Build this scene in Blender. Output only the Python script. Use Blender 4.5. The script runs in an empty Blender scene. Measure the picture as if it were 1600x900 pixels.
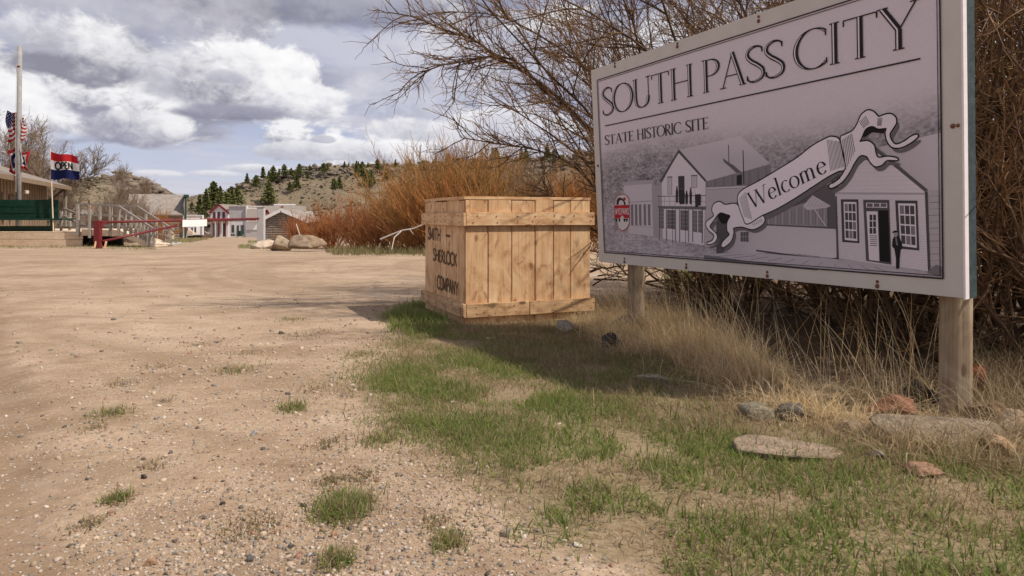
import bpy, bmesh, math, random
import numpy as np
from mathutils import Vector, Matrix
random.seed(7)
sc = bpy.context.scene
COL = sc.collection
# ---------------------------------------------------------------- camera
F, YH, HC = 1111.0, 338.0, 0.60          # focal length in photo pixels, horizon row, eye height
cam_d = bpy.data.cameras.new('camera'); cam = bpy.data.objects.new('camera', cam_d); COL.objects.link(cam)
cam.location = (0, 0, HC); cam.rotation_euler = (math.radians(90), 0, 0)
cam_d.sensor_width = 36; cam_d.lens = 36 * F / 1600
cam_d.shift_y = (YH - 450) / 1600
cam_d.clip_start = 0.05; cam_d.clip_end = 6000
cam_d.dof.use_dof = True; cam_d.dof.focus_distance = 3.6; cam_d.dof.aperture_fstop = 14.0
sc.camera = cam
# ---------------------------------------------------------------- light
SUN = Vector((0.60, -0.20, 0.775)).normalized()
EL, AZ = math.asin(SUN.z), math.atan2(SUN.x, SUN.y)
ld = bpy.data.lights.new('sun', 'SUN'); lo = bpy.data.objects.new('sun', ld); COL.objects.link(lo)
ld.energy = 4.7; ld.angle = math.radians(0.8); ld.color = (1.0, 0.92, 0.81)
lo.rotation_euler = (-SUN).to_track_quat('-Z', 'Y').to_euler()
sc.view_settings.view_transform = 'Standard'; sc.view_settings.look = 'None'
sc.view_settings.exposure = 0.0; sc.view_settings.gamma = 1.0

# ---------------------------------------------------------------- node helper
class NT:
    def __init__(s, tree): s.t = tree; s.n = tree.nodes; s.l = tree.links
    def node(s, typ, **kw):
        n = s.n.new(typ)
        for k, v in kw.items(): setattr(n, k, v)
        return n
    def put(s, sock, v):
        if v is None: return
        if hasattr(v, 'is_output'): s.l.new(v, sock)
        else: sock.default_value = v
    def m(s, op, a, b=None, c=None, clamp=False):
        n = s.node('ShaderNodeMath', operation=op, use_clamp=clamp)
        for i, v in enumerate((a, b, c)): s.put(n.inputs[i], v)
        return n.outputs[0]
    def vm(s, op, a, b=None):
        n = s.node('ShaderNodeVectorMath', operation=op); s.put(n.inputs[0], a); s.put(n.inputs[1], b)
        return n.outputs[0]
    def noise(s, vec, scale=5, detail=4, rough=.55, dist=0, out='Fac'):
        n = s.node('ShaderNodeTexNoise'); s.put(n.inputs['Vector'], vec)
        n.inputs['Scale'].default_value = scale; n.inputs['Detail'].default_value = detail
        n.inputs['Roughness'].default_value = rough; n.inputs['Distortion'].default_value = dist
        return n.outputs[out]
    def voro(s, vec, scale=5, feature='F1', out='Distance'):
        n = s.node('ShaderNodeTexVoronoi', feature=feature); s.put(n.inputs['Vector'], vec); n.inputs['Scale'].default_value = scale
        return n.outputs[out]
    def ramp(s, fac, stops):
        n = s.node('ShaderNodeValToRGB'); s.put(n.inputs[0], fac); e = n.color_ramp.elements
        while len(e) < len(stops): e.new(0.5)
        for i, (p, c) in enumerate(stops):
            e[i].position = p; e[i].color = (c[0], c[1], c[2], 1) if not isinstance(c, (int, float)) else (c, c, c, 1)
        return n.outputs[0]
    def mix(s, fac, a, b, mode='MIX'):
        n = s.node('ShaderNodeMix', data_type='RGBA', blend_type=mode); s.put(n.inputs[0], fac)
        for sk, v in ((n.inputs[6], a), (n.inputs[7], b)):
            if isinstance(v, (tuple, list)): v = (*v[:3], 1)
            s.put(sk, v)
        return n.outputs[2]
    def sstep(s, x, a, b, lo=0.0, hi=1.0):
        n = s.node('ShaderNodeMapRange', interpolation_type='SMOOTHSTEP'); s.put(n.inputs[0], x)
        for i, v in enumerate((a, b, lo, hi)): s.put(n.inputs[1 + i], v)
        return n.outputs[0]
    def comb(s, x, y, z):
        n = s.node('ShaderNodeCombineXYZ')
        for i, v in enumerate((x, y, z)): s.put(n.inputs[i], v)
        return n.outputs[0]
    def sep(s, v):
        n = s.node('ShaderNodeSeparateXYZ'); s.put(n.inputs[0], v); return n.outputs
    def attr(s, name): return s.node('ShaderNodeAttribute', attribute_name=name)
    def bump(s, h, strength=.4, dist=.01):
        n = s.node('ShaderNodeBump'); s.put(n.inputs['Height'], h); n.inputs['Strength'].default_value = strength; n.inputs['Distance'].default_value = dist
        return n.outputs[0]

def material(name, fn, rough=.85, spec=.2):
    m = bpy.data.materials.new(name); m.use_nodes = True; t = NT(m.node_tree)
    b = m.node_tree.nodes['Principled BSDF']; b.inputs['Roughness'].default_value = rough; b.inputs['Specular IOR Level'].default_value = spec
    col, nrm = fn(t)
    t.put(b.inputs['Base Color'], col if hasattr(col, 'is_output') else (*col, 1))
    if nrm is not None: t.l.new(nrm, b.inputs['Normal'])
    return m
def objc(t): return t.node('ShaderNodeTexCoord').outputs['Object']
def posc(t): return t.node('ShaderNodeNewGeometry').outputs['Position']
def orand(t): return t.node('ShaderNodeObjectInfo').outputs['Random']
def scaled(t, v, s): return t.vm('MULTIPLY', v, tuple(s))

# ---------------------------------------------------------------- sky: daylight sky with procedural clouds
W = bpy.data.worlds.new('World'); sc.world = W; W.use_nodes = True
def build_sky():
    t = NT(W.node_tree); bg = W.node_tree.nodes['Background']; bg.inputs['Strength'].default_value = 0.1
    sky = t.node('ShaderNodeTexSky', sky_type='NISHITA'); sky.sun_disc = False
    sky.sun_elevation = EL; sky.sun_rotation = AZ; sky.dust_density = 1.2; sky.altitude = 2300
    d = t.node('ShaderNodeTexCoord').outputs['Generated']
    d = t.vm('NORMALIZE', d); x, y, z = t.sep(d)
    az = t.m('ARCTAN2', x, y); el = t.m('ARCSINE', z)
    uv = t.comb(az, t.m('MULTIPLY', el, 1.35), 0.0)
    n1 = t.noise(uv, 8.0, 10, .58, .35); n2 = t.noise(t.vm('ADD', uv, (3.1, 1.7, .4)), 24.0, 9, .62, .4); n3 = t.m('SUBTRACT', t.noise(t.vm('ADD', uv, (1.1, 5.7, .4)), 46.0, 6, .6, .5), .5)
    nb = t.m('ADD', t.m('MULTIPLY', t.m('SUBTRACT', n1, .5), 1.5), t.m('MULTIPLY', t.m('SUBTRACT', n2, .5), 1.0))
    # plain sky, whiter towards the horizon
    base = t.mix(t.sstep(el, -.02, .30, .62, .22), t.mix(1.0, sky.outputs[0], (1.10, .97, 1.03), 'MULTIPLY'), (5.7, 5.65, 6.9))
    # high broken grey deck, seen in perspective
    zz = t.m('ADD', t.m('MAXIMUM', z, 0.0), .10)
    pl = t.comb(t.m('DIVIDE', x, zz), t.m('DIVIDE', y, zz), 0.0)
    nd = t.noise(pl, .9, 9, .58, .3); ns = t.noise(t.vm('ADD', pl, (7.0, 3.0, 0)), .55, 6, .55)
    deckc = t.mix(t.sstep(ns, .38, .62), (2.5, 2.5, 3.2), (6.6, 6.5, 7.3))
    up = t.sstep(el, .02, .30, 0.0, .10)
    cov = t.sstep(t.m('ADD', nd, up), .47, .62)
    c = t.mix(t.m('MULTIPLY', cov, .78), base, deckc)
    # thin flat streaks low down
    st = t.noise(t.comb(t.m('MULTIPLY', az, 4.0), t.m('MULTIPLY', el, 38.0), 0.0), 1.0, 6, .55)
    lowm = t.sstep(el, .0, .16, 1.0, 0.0)
    c = t.mix(t.m('MULTIPLY', t.m('MULTIPLY', t.sstep(st, .45, .65), lowm), .55), c, (6.6, 6.5, 7.2))
    def dens(off):
        return t.noise(t.comb(t.m('MULTIPLY', t.m('ADD', az, off * .35), 5.2), t.m('MULTIPLY', t.m('ADD', el, off), 11.5), 3.3), 1.0, 10, .57, .35)
    d0, d1 = dens(0.0), dens(.028)
    cm = t.sstep(d0, .505, .565); lit = t.sstep(t.m('ADD', t.m('SUBTRACT', d0, d1), t.m('MULTIPLY', n3, .18)), -.055, .085)
    c = t.mix(t.m('MULTIPLY', cm, .93), c, t.mix(lit, (3.4, 3.4, 4.2), (9.4, 9.3, 9.4)))
    def blob(c, px, py, rx, ry, top, bot, op=1.0, soft=.28, wob=1.0, split=0.0):
        a = math.atan((px - 800) / F); e = math.atan((YH - py) / F * math.cos(a))
        dx = t.m('DIVIDE', t.m('SUBTRACT', az, a), rx / F); dy = t.m('DIVIDE', t.m('SUBTRACT', el, e), ry / F)
        # flat base: the lower half is squeezed
        dyy = t.m('MULTIPLY', dy, t.sstep(dy, -.5, .3, 1.5, 1.0))
        q = t.m('SQRT', t.m('ADD', t.m('MULTIPLY', dx, dx), t.m('MULTIPLY', dyy, dyy)))
        q = t.m('ADD', q, t.m('MULTIPLY', nb, -wob))
        mask = t.m('MULTIPLY', t.sstep(q, 1.0 - soft, 1.0 + soft * .6, 1.0, 0.0), op)
        sh = t.m('ADD', t.m('ADD', dy, t.m('MULTIPLY', dx, .25)), t.m('ADD', t.m('MULTIPLY', nb, 2.1), t.m('MULTIPLY', n3, 1.5)))
        sv = t.sstep(sh, -1.0 + split, .9 + split); colr = t.mix(sv, bot, top); colr = t.mix(t.sstep(sh, .5 + split, 1.6 + split), colr, (10.0, 9.9, 9.9)) if top[0] > 8.3 else colr
        return t.mix(mask, c, colr)
    Wt, Lt, G, Dk = (9.0, 8.9, 9.1), (7.2, 7.1, 7.7), (4.4, 4.4, 5.3), (2.7, 2.7, 3.4)
    B = [  # px, py, rx, ry, top, bottom, opacity, softness, wobble, split
        (430, 14, 220, 36, (4.0, 4.0, 4.7), (2.2, 2.2, 2.9), .85, .5, 1.0, .2), (150, 20, 210, 40, (6.2, 6.1, 6.7), G, .75, .5, 1.0, 0),
        (720, 20, 150, 40, (3.2, 3.2, 3.9), Dk, .6, .5, 1.0, .2), (620, 165, 120, 55, (8.0, 7.9, 8.4), (4.6, 4.6, 5.4), .6, .5, 1.1, 0),
        (690, 110, 110, 60, Lt, G, .7, .5, 1.0, 0), (5, 150, 55, 60, Wt, Lt, .8, .4, 1.0, 0),
        (135, 92, 100, 52, Wt, (2.6, 2.6, 3.3), .97, .20, .9, .45), (60, 60, 60, 36, Wt, (5, 5, 5.8), .8, .3, .9, .1), (215, 203, 66, 36, Wt, (3.2, 3.2, 4.1), .97, .14, .8, .15),
        (300, 125, 85, 50, (8.0, 7.9, 8.3), (4.4, 4.4, 5.2), .9, .35, 1.0, .1), (395, 132, 118, 60, Wt, (2.5, 2.5, 3.3), 1.0, .13, .85, -.10), (475, 160, 62, 36, Wt, (3.8, 3.8, 4.8), 1.0, .16, .8, 0), (362, 178, 80, 13, (3.4, 3.4, 4.3), (2.3, 2.3, 3.1), .9, .4, .9, .2),
        (352, 122, 28, 12, (5.2, 5.2, 6.0), (4.2, 4.2, 5.1), .8, .4, .8, 0), (455, 238, 60, 19, (8.2, 8.1, 8.5), (5.0, 5.0, 5.8), .9, .2, .9, .1), (540, 236, 60, 22, Wt, (4.8, 4.8, 5.6), .95, .2, .9, .1),
        (640, 205, 62, 26, Wt, (5.2, 5.2, 6.0), .95, .2, .9, .1), (610, 240, 75, 22, Wt, (4.9, 4.9, 5.7), .95, .2, .9, .1), (505, 219, 18, 7, (5.2, 5.2, 6.1), (4.4, 4.4, 5.3), .8, .3, .6, 0), (800, 215, 120, 60, Lt, (5.4, 5.4, 6.2), .8, .5, 1.0, 0),
        (398, 264, 50, 8, Wt, (5.4, 5.4, 6.2), .85, .3, .7, 0), (338, 272, 36, 6, (8.2, 8.1, 8.5), (5.6, 5.6, 6.4), .8, .3, .7, 0),
        (243, 272, 36, 6, (8.2, 8.1, 8.5), (5.6, 5.6, 6.4), .8, .3, .7, 0), (1000, 120, 160, 80, Lt, G, .7, .5, 1.0, 0), (1300, 60, 220, 110, Lt, (5, 5, 5.8), .8, .5, 1.0, 0),
        (1640, 160, 190, 90, Wt, (5, 5, 5.8), .9, .4, 1.0, 0), (-160, 190, 150, 70, Wt, G, .9, .4, 1.0, 0)]
    for b in B: c = blob(c, *b)
    t.l.new(c, bg.inputs['Color'])
build_sky()

# ---------------------------------------------------------------- numbers: noise, picture-to-place, terrain
def hash2(ix, iy, s):
    h = (ix.astype(np.int64) * 374761393 + iy.astype(np.int64) * 668265263 + s * 974634777) & 0x7fffffff
    h = ((h ^ (h >> 13)) * 1274126177) & 0x7fffffff
    return ((h ^ (h >> 16)) & 0xffff) / 65535.0
def vnoise(x, y, s=0):
    x = np.asarray(x, float); y = np.asarray(y, float)
    ix, iy = np.floor(x), np.floor(y); fx, fy = x - ix, y - iy
    fx = fx * fx * (3 - 2 * fx); fy = fy * fy * (3 - 2 * fy)
    a, b, c, d = hash2(ix, iy, s), hash2(ix + 1, iy, s), hash2(ix, iy + 1, s), hash2(ix + 1, iy + 1, s)
    return (a + (b - a) * fx) * (1 - fy) + (c + (d - c) * fx) * fy - .5
def fbm(x, y, o=4, s=0):
    r, a, f = 0, 1.0, 1.0
    for i in range(o): r = r + a * vnoise(x * f, y * f, s + i); a *= .5; f *= 2.03
    return r
SL = 0.025
def ground_z(x, y):
    x = np.asarray(x, float); y = np.asarray(y, float)
    z = -SL * np.minimum(y, 260.0)
    near = np.exp(-((y - 3) / 9) ** 2)
    z = z + .018 * fbm(x * 1.1, y * 1.1, 3, 11) * near + .006 * fbm(x * 7, y * 7, 2, 5) * near
    rx = x + .90 + .74 * (y - 1.27) + .10 * vnoise(x * 3, y * 3, 8)   # worn wheel track at the lower left
    z = z - .016 * np.exp(-(rx / .11) ** 2) * near
    z = z - .032 * np.exp(-(((x - 1.56) ** 2 + (y - 2.5) ** 2) / .30))  # the hollow round the near post
    return z
def P(px, py, d): return Vector(((px - 800) / F * d, d, HC - (py - YH) / F * d))
def G(px, py):
    d = HC * F / (py - YH - SL * F); X = (px - 800) / F * d
    return Vector((X, d, float(ground_z(X, d))))
def GX(px, d):                                                        # ground point in a pixel column at a distance
    X = (px - 800) / F * d; return Vector((X, d, float(ground_z(X, d))))
def to_px(x, y, z=None):
    z = -SL * y if z is None else z
    yy = np.maximum(y, .2)
    return 800 + F * x / yy, YH - F * (z - HC) / yy
def inside(poly, x, y):
    r = np.zeros(np.shape(x), bool); n = len(poly)
    for i in range(n):
        (x1, y1), (x2, y2) = poly[i], poly[(i + 1) % n]
        if y1 == y2: continue
        r ^= ((y1 > y) != (y2 > y)) & (x < (x2 - x1) * (y - y1) / (y2 - y1) + x1)
    return r
V_DENSE = [(565, 600), (610, 575), (700, 558), (790, 565), (880, 600), (980, 650), (1060, 700), (1000, 735), (900, 725), (780, 700), (690, 690), (610, 645)]
V_GRASS = [(600, 492), (680, 478), (700, 500), (760, 515), (900, 498), (960, 515), (1100, 600), (1250, 690), (1420, 700), (1620, 690), (1760, 900), (1600, 1200),
           (1000, 900), (960, 885), (850, 855), (780, 800), (720, 750), (650, 690), (570, 640), (545, 600), (600, 560), (640, 520)]
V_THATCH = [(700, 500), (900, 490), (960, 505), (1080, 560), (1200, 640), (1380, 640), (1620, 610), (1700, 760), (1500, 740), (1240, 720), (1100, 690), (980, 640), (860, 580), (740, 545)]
V_TALL = [(890, 480), (960, 470), (1010, 480), (1080, 520), (1170, 560), (1260, 590), (1400, 590), (1470, 600), (1470, 640), (1380, 655), (1300, 665), (1210, 640), (1090, 605), (990, 560), (900, 520)]
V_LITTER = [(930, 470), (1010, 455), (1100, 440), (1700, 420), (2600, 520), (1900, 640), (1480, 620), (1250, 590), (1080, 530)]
def veg_mask(poly, x, y, jit=18, k=10, seed=3):
    r = np.random.default_rng(seed); px, py = to_px(x, y); acc = np.zeros(np.shape(x))
    sx = np.clip((py - 366) / 250, .15, 1.6)
    for _ in range(k):
        acc += inside(poly, px + r.normal(0, jit, np.shape(x)) * sx, py + r.normal(0, jit * .5, np.shape(x)) * sx)
    return acc / k * (np.asarray(y) > .4)

# ---------------------------------------------------------------- mesh helpers
def raw_mesh(name, V, faces, mats=(), col=None, smooth=False, midx=None):
    """V (n,3) array; faces = list of (m,k) int arrays or a list of tuples; col (n,3) per-vertex colour."""
    me = bpy.data.meshes.new(name)
    if isinstance(faces, list) and faces and isinstance(faces[0], tuple): 
        by = {}
        for f in faces: by.setdefault(len(f), []).append(f)
        if midx is None: faces = [np.array(v) for v in by.values()]
        else:
            me.from_pydata([tuple(v) for v in V], [], faces); faces = None
    if faces is not None:
        V = np.asarray(V, np.float32)
        me.vertices.add(len(V)); me.vertices.foreach_set('co', V.ravel())
        li = np.concatenate([f.ravel() for f in faces]); tot = np.concatenate([np.full(len(f), f.shape[1]) for f in faces])
        me.loops.add(len(li)); me.loops.foreach_set('vertex_index', li.astype(np.int32))
        me.polygons.add(len(tot)); st = np.concatenate([[0], np.cumsum(tot)[:-1]])
        me.polygons.foreach_set('loop_start', st.astype(np.int32))
        me.update(calc_edges=True)
    if midx is not None: me.polygons.foreach_set('material_index', np.array(midx, np.int32))
    if col is not None:
        a = me.color_attributes.new('Col', 'FLOAT_COLOR', 'POINT')
        a.data.foreach_set('color', np.concatenate([np.asarray(col, np.float32), np.ones((len(col), 1), np.float32)], 1).ravel())
    if smooth: me.polygons.foreach_set('use_smooth', np.ones(len(me.polygons), bool))
    for m in (mats if isinstance(mats, (list, tuple)) else [mats]): me.materials.append(m)
    me.validate(); return me
def link(name, me, parent=None):
    o = bpy.data.objects.new(name, me); COL.objects.link(o)
    if parent is not None:
        o.parent = parent
        chain = Matrix.Translation(parent.location) if parent.parent is None else parent.matrix_parent_inverse.inverted() @ Matrix.Identity(4)
        if parent.parent is None: o.matrix_parent_inverse = parent.matrix_basis.inverted()
        else: o.matrix_parent_inverse = (parent.parent.matrix_basis @ parent.matrix_parent_inverse @ parent.matrix_basis).inverted()
    return o
def tag(o, label=None, cat=None, group=None, kind=None):
    if label: o['label'] = label
    if cat: o['category'] = cat
    if group: o['group'] = group
    if kind: o['kind'] = kind
    return o
def thing(name, label, cat, loc=(0, 0, 0), group=None):
    o = bpy.data.objects.new(name, None); COL.objects.link(o); o.location = loc; o.empty_display_size = .1
    return tag(o, label, cat, group)
def copy_tree(o, parent=None):
    c = o.copy(); COL.objects.link(c)
    if parent is not None: c.parent = parent
    for ch in [k for k in o.children]: copy_tree(ch, c)
    return c
class MB:
    """collects pieces of one mesh"""
    def __init__(s): s.v = []; s.f = []; s.c = []; s.mi = []
    def add(s, vs, fs, col=None, mi=0):
        n = len(s.v); s.v += [tuple(v) for v in vs]; s.f += [tuple(i + n for i in f) for f in fs]
        s.c += [col or (1, 1, 1)] * len(vs); s.mi += [mi] * len(fs); return s
    def hexa(s, p, col=None, mi=0):                                   # 8 points: bottom ring then top ring
        return s.add(p, [(3, 2, 1, 0), (4, 5, 6, 7), (0, 1, 5, 4), (1, 2, 6, 5), (2, 3, 7, 6), (3, 0, 4, 7)], col, mi)
    def box(s, x0, y0, z0, x1, y1, z1, col=None, mi=0):
        return s.hexa([(x0, y0, z0), (x1, y0, z0), (x1, y1, z0), (x0, y1, z0), (x0, y0, z1), (x1, y0, z1), (x1, y1, z1), (x0, y1, z1)], col, mi)
    def beam(s, a, b, w, h, up=(0, 0, 1), col=None, mi=0):
        a, b = Vector(a), Vector(b); d = (b - a).normalized(); u = Vector(up)
        if abs(d.dot(u)) > .98: u = Vector((0, 1, 0))
        r = d.cross(u).normalized(); u = r.cross(d).normalized(); r *= w / 2; u *= h / 2
        return s.hexa([a - r - u, a + r - u, a + r + u, a - r + u, b - r - u, b + r - u, b + r + u, b - r + u], col, mi)
    def rod(s, pts, r0, r1=None, n=8, col=None, mi=0, caps=True):
        r1 = r0 if r1 is None else r1; pts = [Vector(p) for p in pts]; K = len(pts); vs, fs = [], []
        for i, p in enumerate(pts):
            d = (pts[min(i + 1, K - 1)] - pts[max(i - 1, 0)]).normalized()
            a = d.cross(Vector((.13, .97, .2))) if abs(d.y) < .9 else d.cross(Vector((1, 0, 0)))
            a.normalize(); b = d.cross(a); r = r0 + (r1 - r0) * i / max(K - 1, 1)
            vs += [p + a * r * math.cos(2 * math.pi * k / n) + b * r * math.sin(2 * math.pi * k / n) for k in range(n)]
        for i in range(K - 1):
            for k in range(n): fs.append((i * n + k, i * n + (k + 1) % n, (i + 1) * n + (k + 1) % n, (i + 1) * n + k))
        if caps: fs += [tuple(range(n))[::-1], tuple(range((K - 1) * n, K * n))]
        return s.add(vs, fs, col, mi)
    def quad(s, *p, col=None, mi=0): return s.add(p, [tuple(range(len(p)))], col, mi)
    def build(s, name, mat, parent=None, bevel=0, smooth=False, usecol=False):
        me = bpy.data.meshes.new(name); me.from_pydata(s.v, [], s.f)
        for m in (mat if isinstance(mat, (list, tuple)) else [mat]): me.materials.append(m)
        if isinstance(mat, (list, tuple)): me.polygons.foreach_set('material_index', np.array(s.mi, np.int32))
        if usecol:
            a = me.color_attributes.new('Col', 'FLOAT_COLOR', 'POINT')
            a.data.foreach_set('color', np.array([(*c, 1) for c in s.c], np.float32).ravel())
        bm = bmesh.new(); bm.from_mesh(me); bmesh.ops.recalc_face_normals(bm, faces=bm.faces)
        if bevel: bmesh.ops.bevel(bm, geom=bm.edges[:], offset=bevel, segments=2, affect='EDGES', clamp_overlap=True)
        bm.to_mesh(me); bm.free()
        if smooth: me.polygons.foreach_set('use_smooth', np.ones(len(me.polygons), bool))
        return link(name, me, parent)

# ---------------------------------------------------------------- materials
def m_plain(name, c, rough=.8, var=.15, scale=6, spec=.2, bump=.0):
    def fn(t):
        v = posc(t); n = t.noise(v, scale, 6, .6)
        a = tuple(k * (1 - var) for k in c); b = tuple(min(1, k * (1 + var)) for k in c)
        return t.ramp(n, [(.3, a), (.7, b)]), (t.bump(t.noise(v, scale * 4, 5), bump, .01) if bump else None)
    return material(name, fn, rough, spec)
def m_wood(name, lo, mid, hi, stain=None, gscale=1.0, stain_at=.62, cracks=.0, rough=.8):
    """grain runs along the piece's own Z"""
    def fn(t):
        o = objc(t); r = orand(t); o = t.vm('ADD', o, t.comb(t.m('MULTIPLY', r, 37.0), t.m('MULTIPLY', r, 11.0), t.m('MULTIPLY', r, 53.0)))
        g = t.noise(scaled(t, o, (26 * gscale, 26 * gscale, 1.6 * gscale)), 1.6, 6, .62, .6)
        g2 = t.noise(scaled(t, o, (90 * gscale, 90 * gscale, 3.2 * gscale)), 2.0, 3, .6)
        big = t.noise(scaled(t, o, (5, 5, 3.4)), 1.3, 5, .6, 1.4)
        c = t.ramp(t.m('ADD', t.m('MULTIPLY', g, .42), t.m('MULTIPLY', big, .58)), [(.32, lo), (.5, mid), (.68, hi)])
        c = t.mix(t.m('MULTIPLY', t.sstep(g2, .52, .75), .45), c, lo)
        if stain:
            s = t.noise(scaled(t, o, (4.5, 4.5, 2.6)), 2.2, 6, .65, 1.0)
            c = t.mix(t.m('MULTIPLY', t.sstep(s, stain_at, stain_at + .14), .75), c, stain)
            k = t.voro(scaled(t, o, (1.0, 1.0, .55)), 9.0)
            c = t.mix(t.m('MULTIPLY', t.sstep(k, .09, .16, 1.0, 0.0), .8), c, stain)
        c = t.mix(t.m('MULTIPLY', t.m('SUBTRACT', r, .5), .35), c, t.mix(.5, c, lo))
        return c, t.bump(t.m('ADD', g, t.m('MULTIPLY', g2, .6)), .35, .004)
    return material(name, fn, rough, .25)
M = {}
def m_vcol(name, rough=.9, grain=.0, gscale=60, bump=0, spec=.15, trans=0):
    def fn(t):
        c = t.attr('Col').outputs['Color']
        if grain:
            n = t.noise(posc(t), gscale, 7, .65)
            c = t.mix(1.0, c, t.ramp(n, [(.25, 1 - grain), (.75, 1 + grain * .6)]), 'MULTIPLY')
        return c, (t.bump(t.noise(posc(t), gscale * .7, 6, .6), bump, .012) if bump else None)
    m = material(name, fn, rough, spec)
    if trans:
        b = m.node_tree.nodes['Principled BSDF']; t = NT(m.node_tree)
        tr = t.node('ShaderNodeBsdfTranslucent'); t.l.new(t.attr('Col').outputs['Color'], tr.inputs['Color'])
        mx = t.node('ShaderNodeMixShader'); mx.inputs[0].default_value = trans
        t.l.new(b.outputs[0], mx.inputs[1]); t.l.new(tr.outputs[0], mx.inputs[2]); t.l.new(mx.outputs[0], m.node_tree.nodes['Material Output'].inputs[0])
    return m
M['blade'] = m_vcol('grass_blades', .7, trans=.5)
M['stone'] = m_vcol('stone', .9, .6, 110, .9)
M['stonefar'] = m_vcol('boulder_stone', .9, .4, 6, .8)
M['pebble'] = m_vcol('pebbles', .8, .25, 300)
M['print'] = m_vcol('sign_print', .55, .0, spec=.12)
M['photo'] = m_vcol('sign_photo_print', .55, .24, 420, spec=.12)
M['cloth'] = m_vcol('flag_cloth', .8, trans=.35)
M['crate'] = m_wood('crate_board', (.38, .19, .08), (.64, .405, .22), (.78, .57, .345), (.25, .10, .04), 1.0, .55)
M['cratedark'] = m_wood('crate_trim_board', (.25, .135, .065), (.54, .34, .18), (.70, .48, .29), (.085, .045, .025), 1.0, .54)
M['post'] = m_wood('weathered_post', (.17, .12, .075), (.33, .25, .165), (.44, .36, .26), (.13, .085, .05), .8)
M['grey'] = m_wood('grey_weathered_wood', (.20, .175, .15), (.34, .30, .26), (.45, .405, .36), None, .5)
M['log'] = m_wood('log_wall_wood', (.10, .085, .07), (.24, .205, .17), (.36, .32, .27), None, .25)
M['deck'] = m_wood('tan_deck_board', (.50, .37, .25), (.70, .55, .40), (.80, .66, .50), None, .4)
M['white'] = m_plain('white_paint', (.78, .77, .76), .6, .06)
M['signwhite'] = m_plain('sign_frame_white', (.55, .515, .48), .45, .05, 9, .35, .05)
M['edge'] = m_plain('sign_edge_trim', (.78, .72, .74), .5, .06, 30)
M['teal'] = m_plain('teal_painted_wood', (.040, .062, .068), .6, .4, 40, .3, .1)
M['clap'] = m_plain('white_clapboard', (.72, .70, .69), .7, .10, 1.5)
M['greywall'] = m_plain('pale_grey_wall', (.47, .455, .45), .75, .10, 1.5)
M['red'] = m_plain('red_paint', (.15, .013, .016), .5, .25, 12, .4)
M['barn'] = m_plain('dark_red_trim', (.20, .025, .035), .6, .2, 4)
M['green'] = m_plain('dark_green_paint', (.012, .052, .036), .5, .3, 5, .35)
M['siding'] = m_wood('brown_siding', (.14, .095, .06), (.23, .165, .11), (.30, .22, .15), None, .3)
M['roof'] = m_plain('grey_brown_shingle', (.25, .21, .18), .95, .22, 5, .1, .3)
M['shake'] = m_plain('weathered_shake', (.27, .235, .205), .95, .25, 2.2, .1, .3)
M['tin'] = m_plain('pale_metal_roof', (.52, .50, .49), .6, .12, 2)
M['dark'] = m_plain('near_black', (.018, .016, .016), .6, .2)  # near-black; also paints in the shade under floors and in the shed gap
M['glass'] = m_plain('window_glass', (.035, .04, .048), .12, .2, 3, .6)
M['brick'] = m_plain('brick_red', (.30, .075, .04), .9, .25, 6)
M['rust'] = m_plain('rusty_bolt', (.16, .06, .032), .6, .4, 150, .4)
M['ink'] = m_plain('stencil_ink', (.12, .065, .034), .8, .4, 60)
M['polewood'] = m_wood('grey_pole', (.20, .19, .18), (.33, .32, .31), (.42, .41, .40), None, .3)
M['barkdark'] = m_plain('willow_bark', (.105, .066, .04), .9, .45, 16, .15)
M['twigbrown'] = m_plain('willow_twig', (.235, .135, .068), .8, .45, 5, .25)
M['bud'] = m_plain('willow_bud', (.26, .20, .075), .8, .35, 9)
def m_twig(name, c, alt):
    def fn(t):
        n = t.noise(posc(t), 1.1, 5, .6); r = orand(t); b = t.ramp(n, [(.3, tuple(k * .55 for k in c)), (.7, tuple(k * 1.35 for k in c))])
        return t.mix(t.m('MULTIPLY', r, .75), b, alt), None
    return material(name, fn, .8, .2)
M['orange'] = m_twig('orange_willow_twig', (.44, .18, .055), (.34, .17, .06))
M['gold'] = m_twig('golden_willow_twig', (.42, .225, .075), (.30, .17, .06))
M['rusttwig'] = m_twig('rusty_willow_twig', (.40, .135, .042), (.34, .15, .06))
M['greytwig'] = m_plain('grey_brown_twig', (.23, .165, .115), .85, .3, 1.2)
M['greybark'] = m_plain('grey_bark', (.20, .165, .13), .9, .3, 2)
M['pale'] = m_plain('dead_branch_wood', (.50, .45, .40), .8, .2, 10)
M['pine'] = m_plain('pine_needles', (.145, .155, .055), .9, .5, .9)
M['pinebark'] = m_plain('pine_bark', (.12, .08, .055), .9, .3, 2)
M['sage'] = m_plain('sagebrush_leaf', (.17, .14, .09), .9, .4, .3)
M['path'] = m_plain('pale_path', (.46, .42, .38), .9, .15, 1.5, .1, .2)

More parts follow.
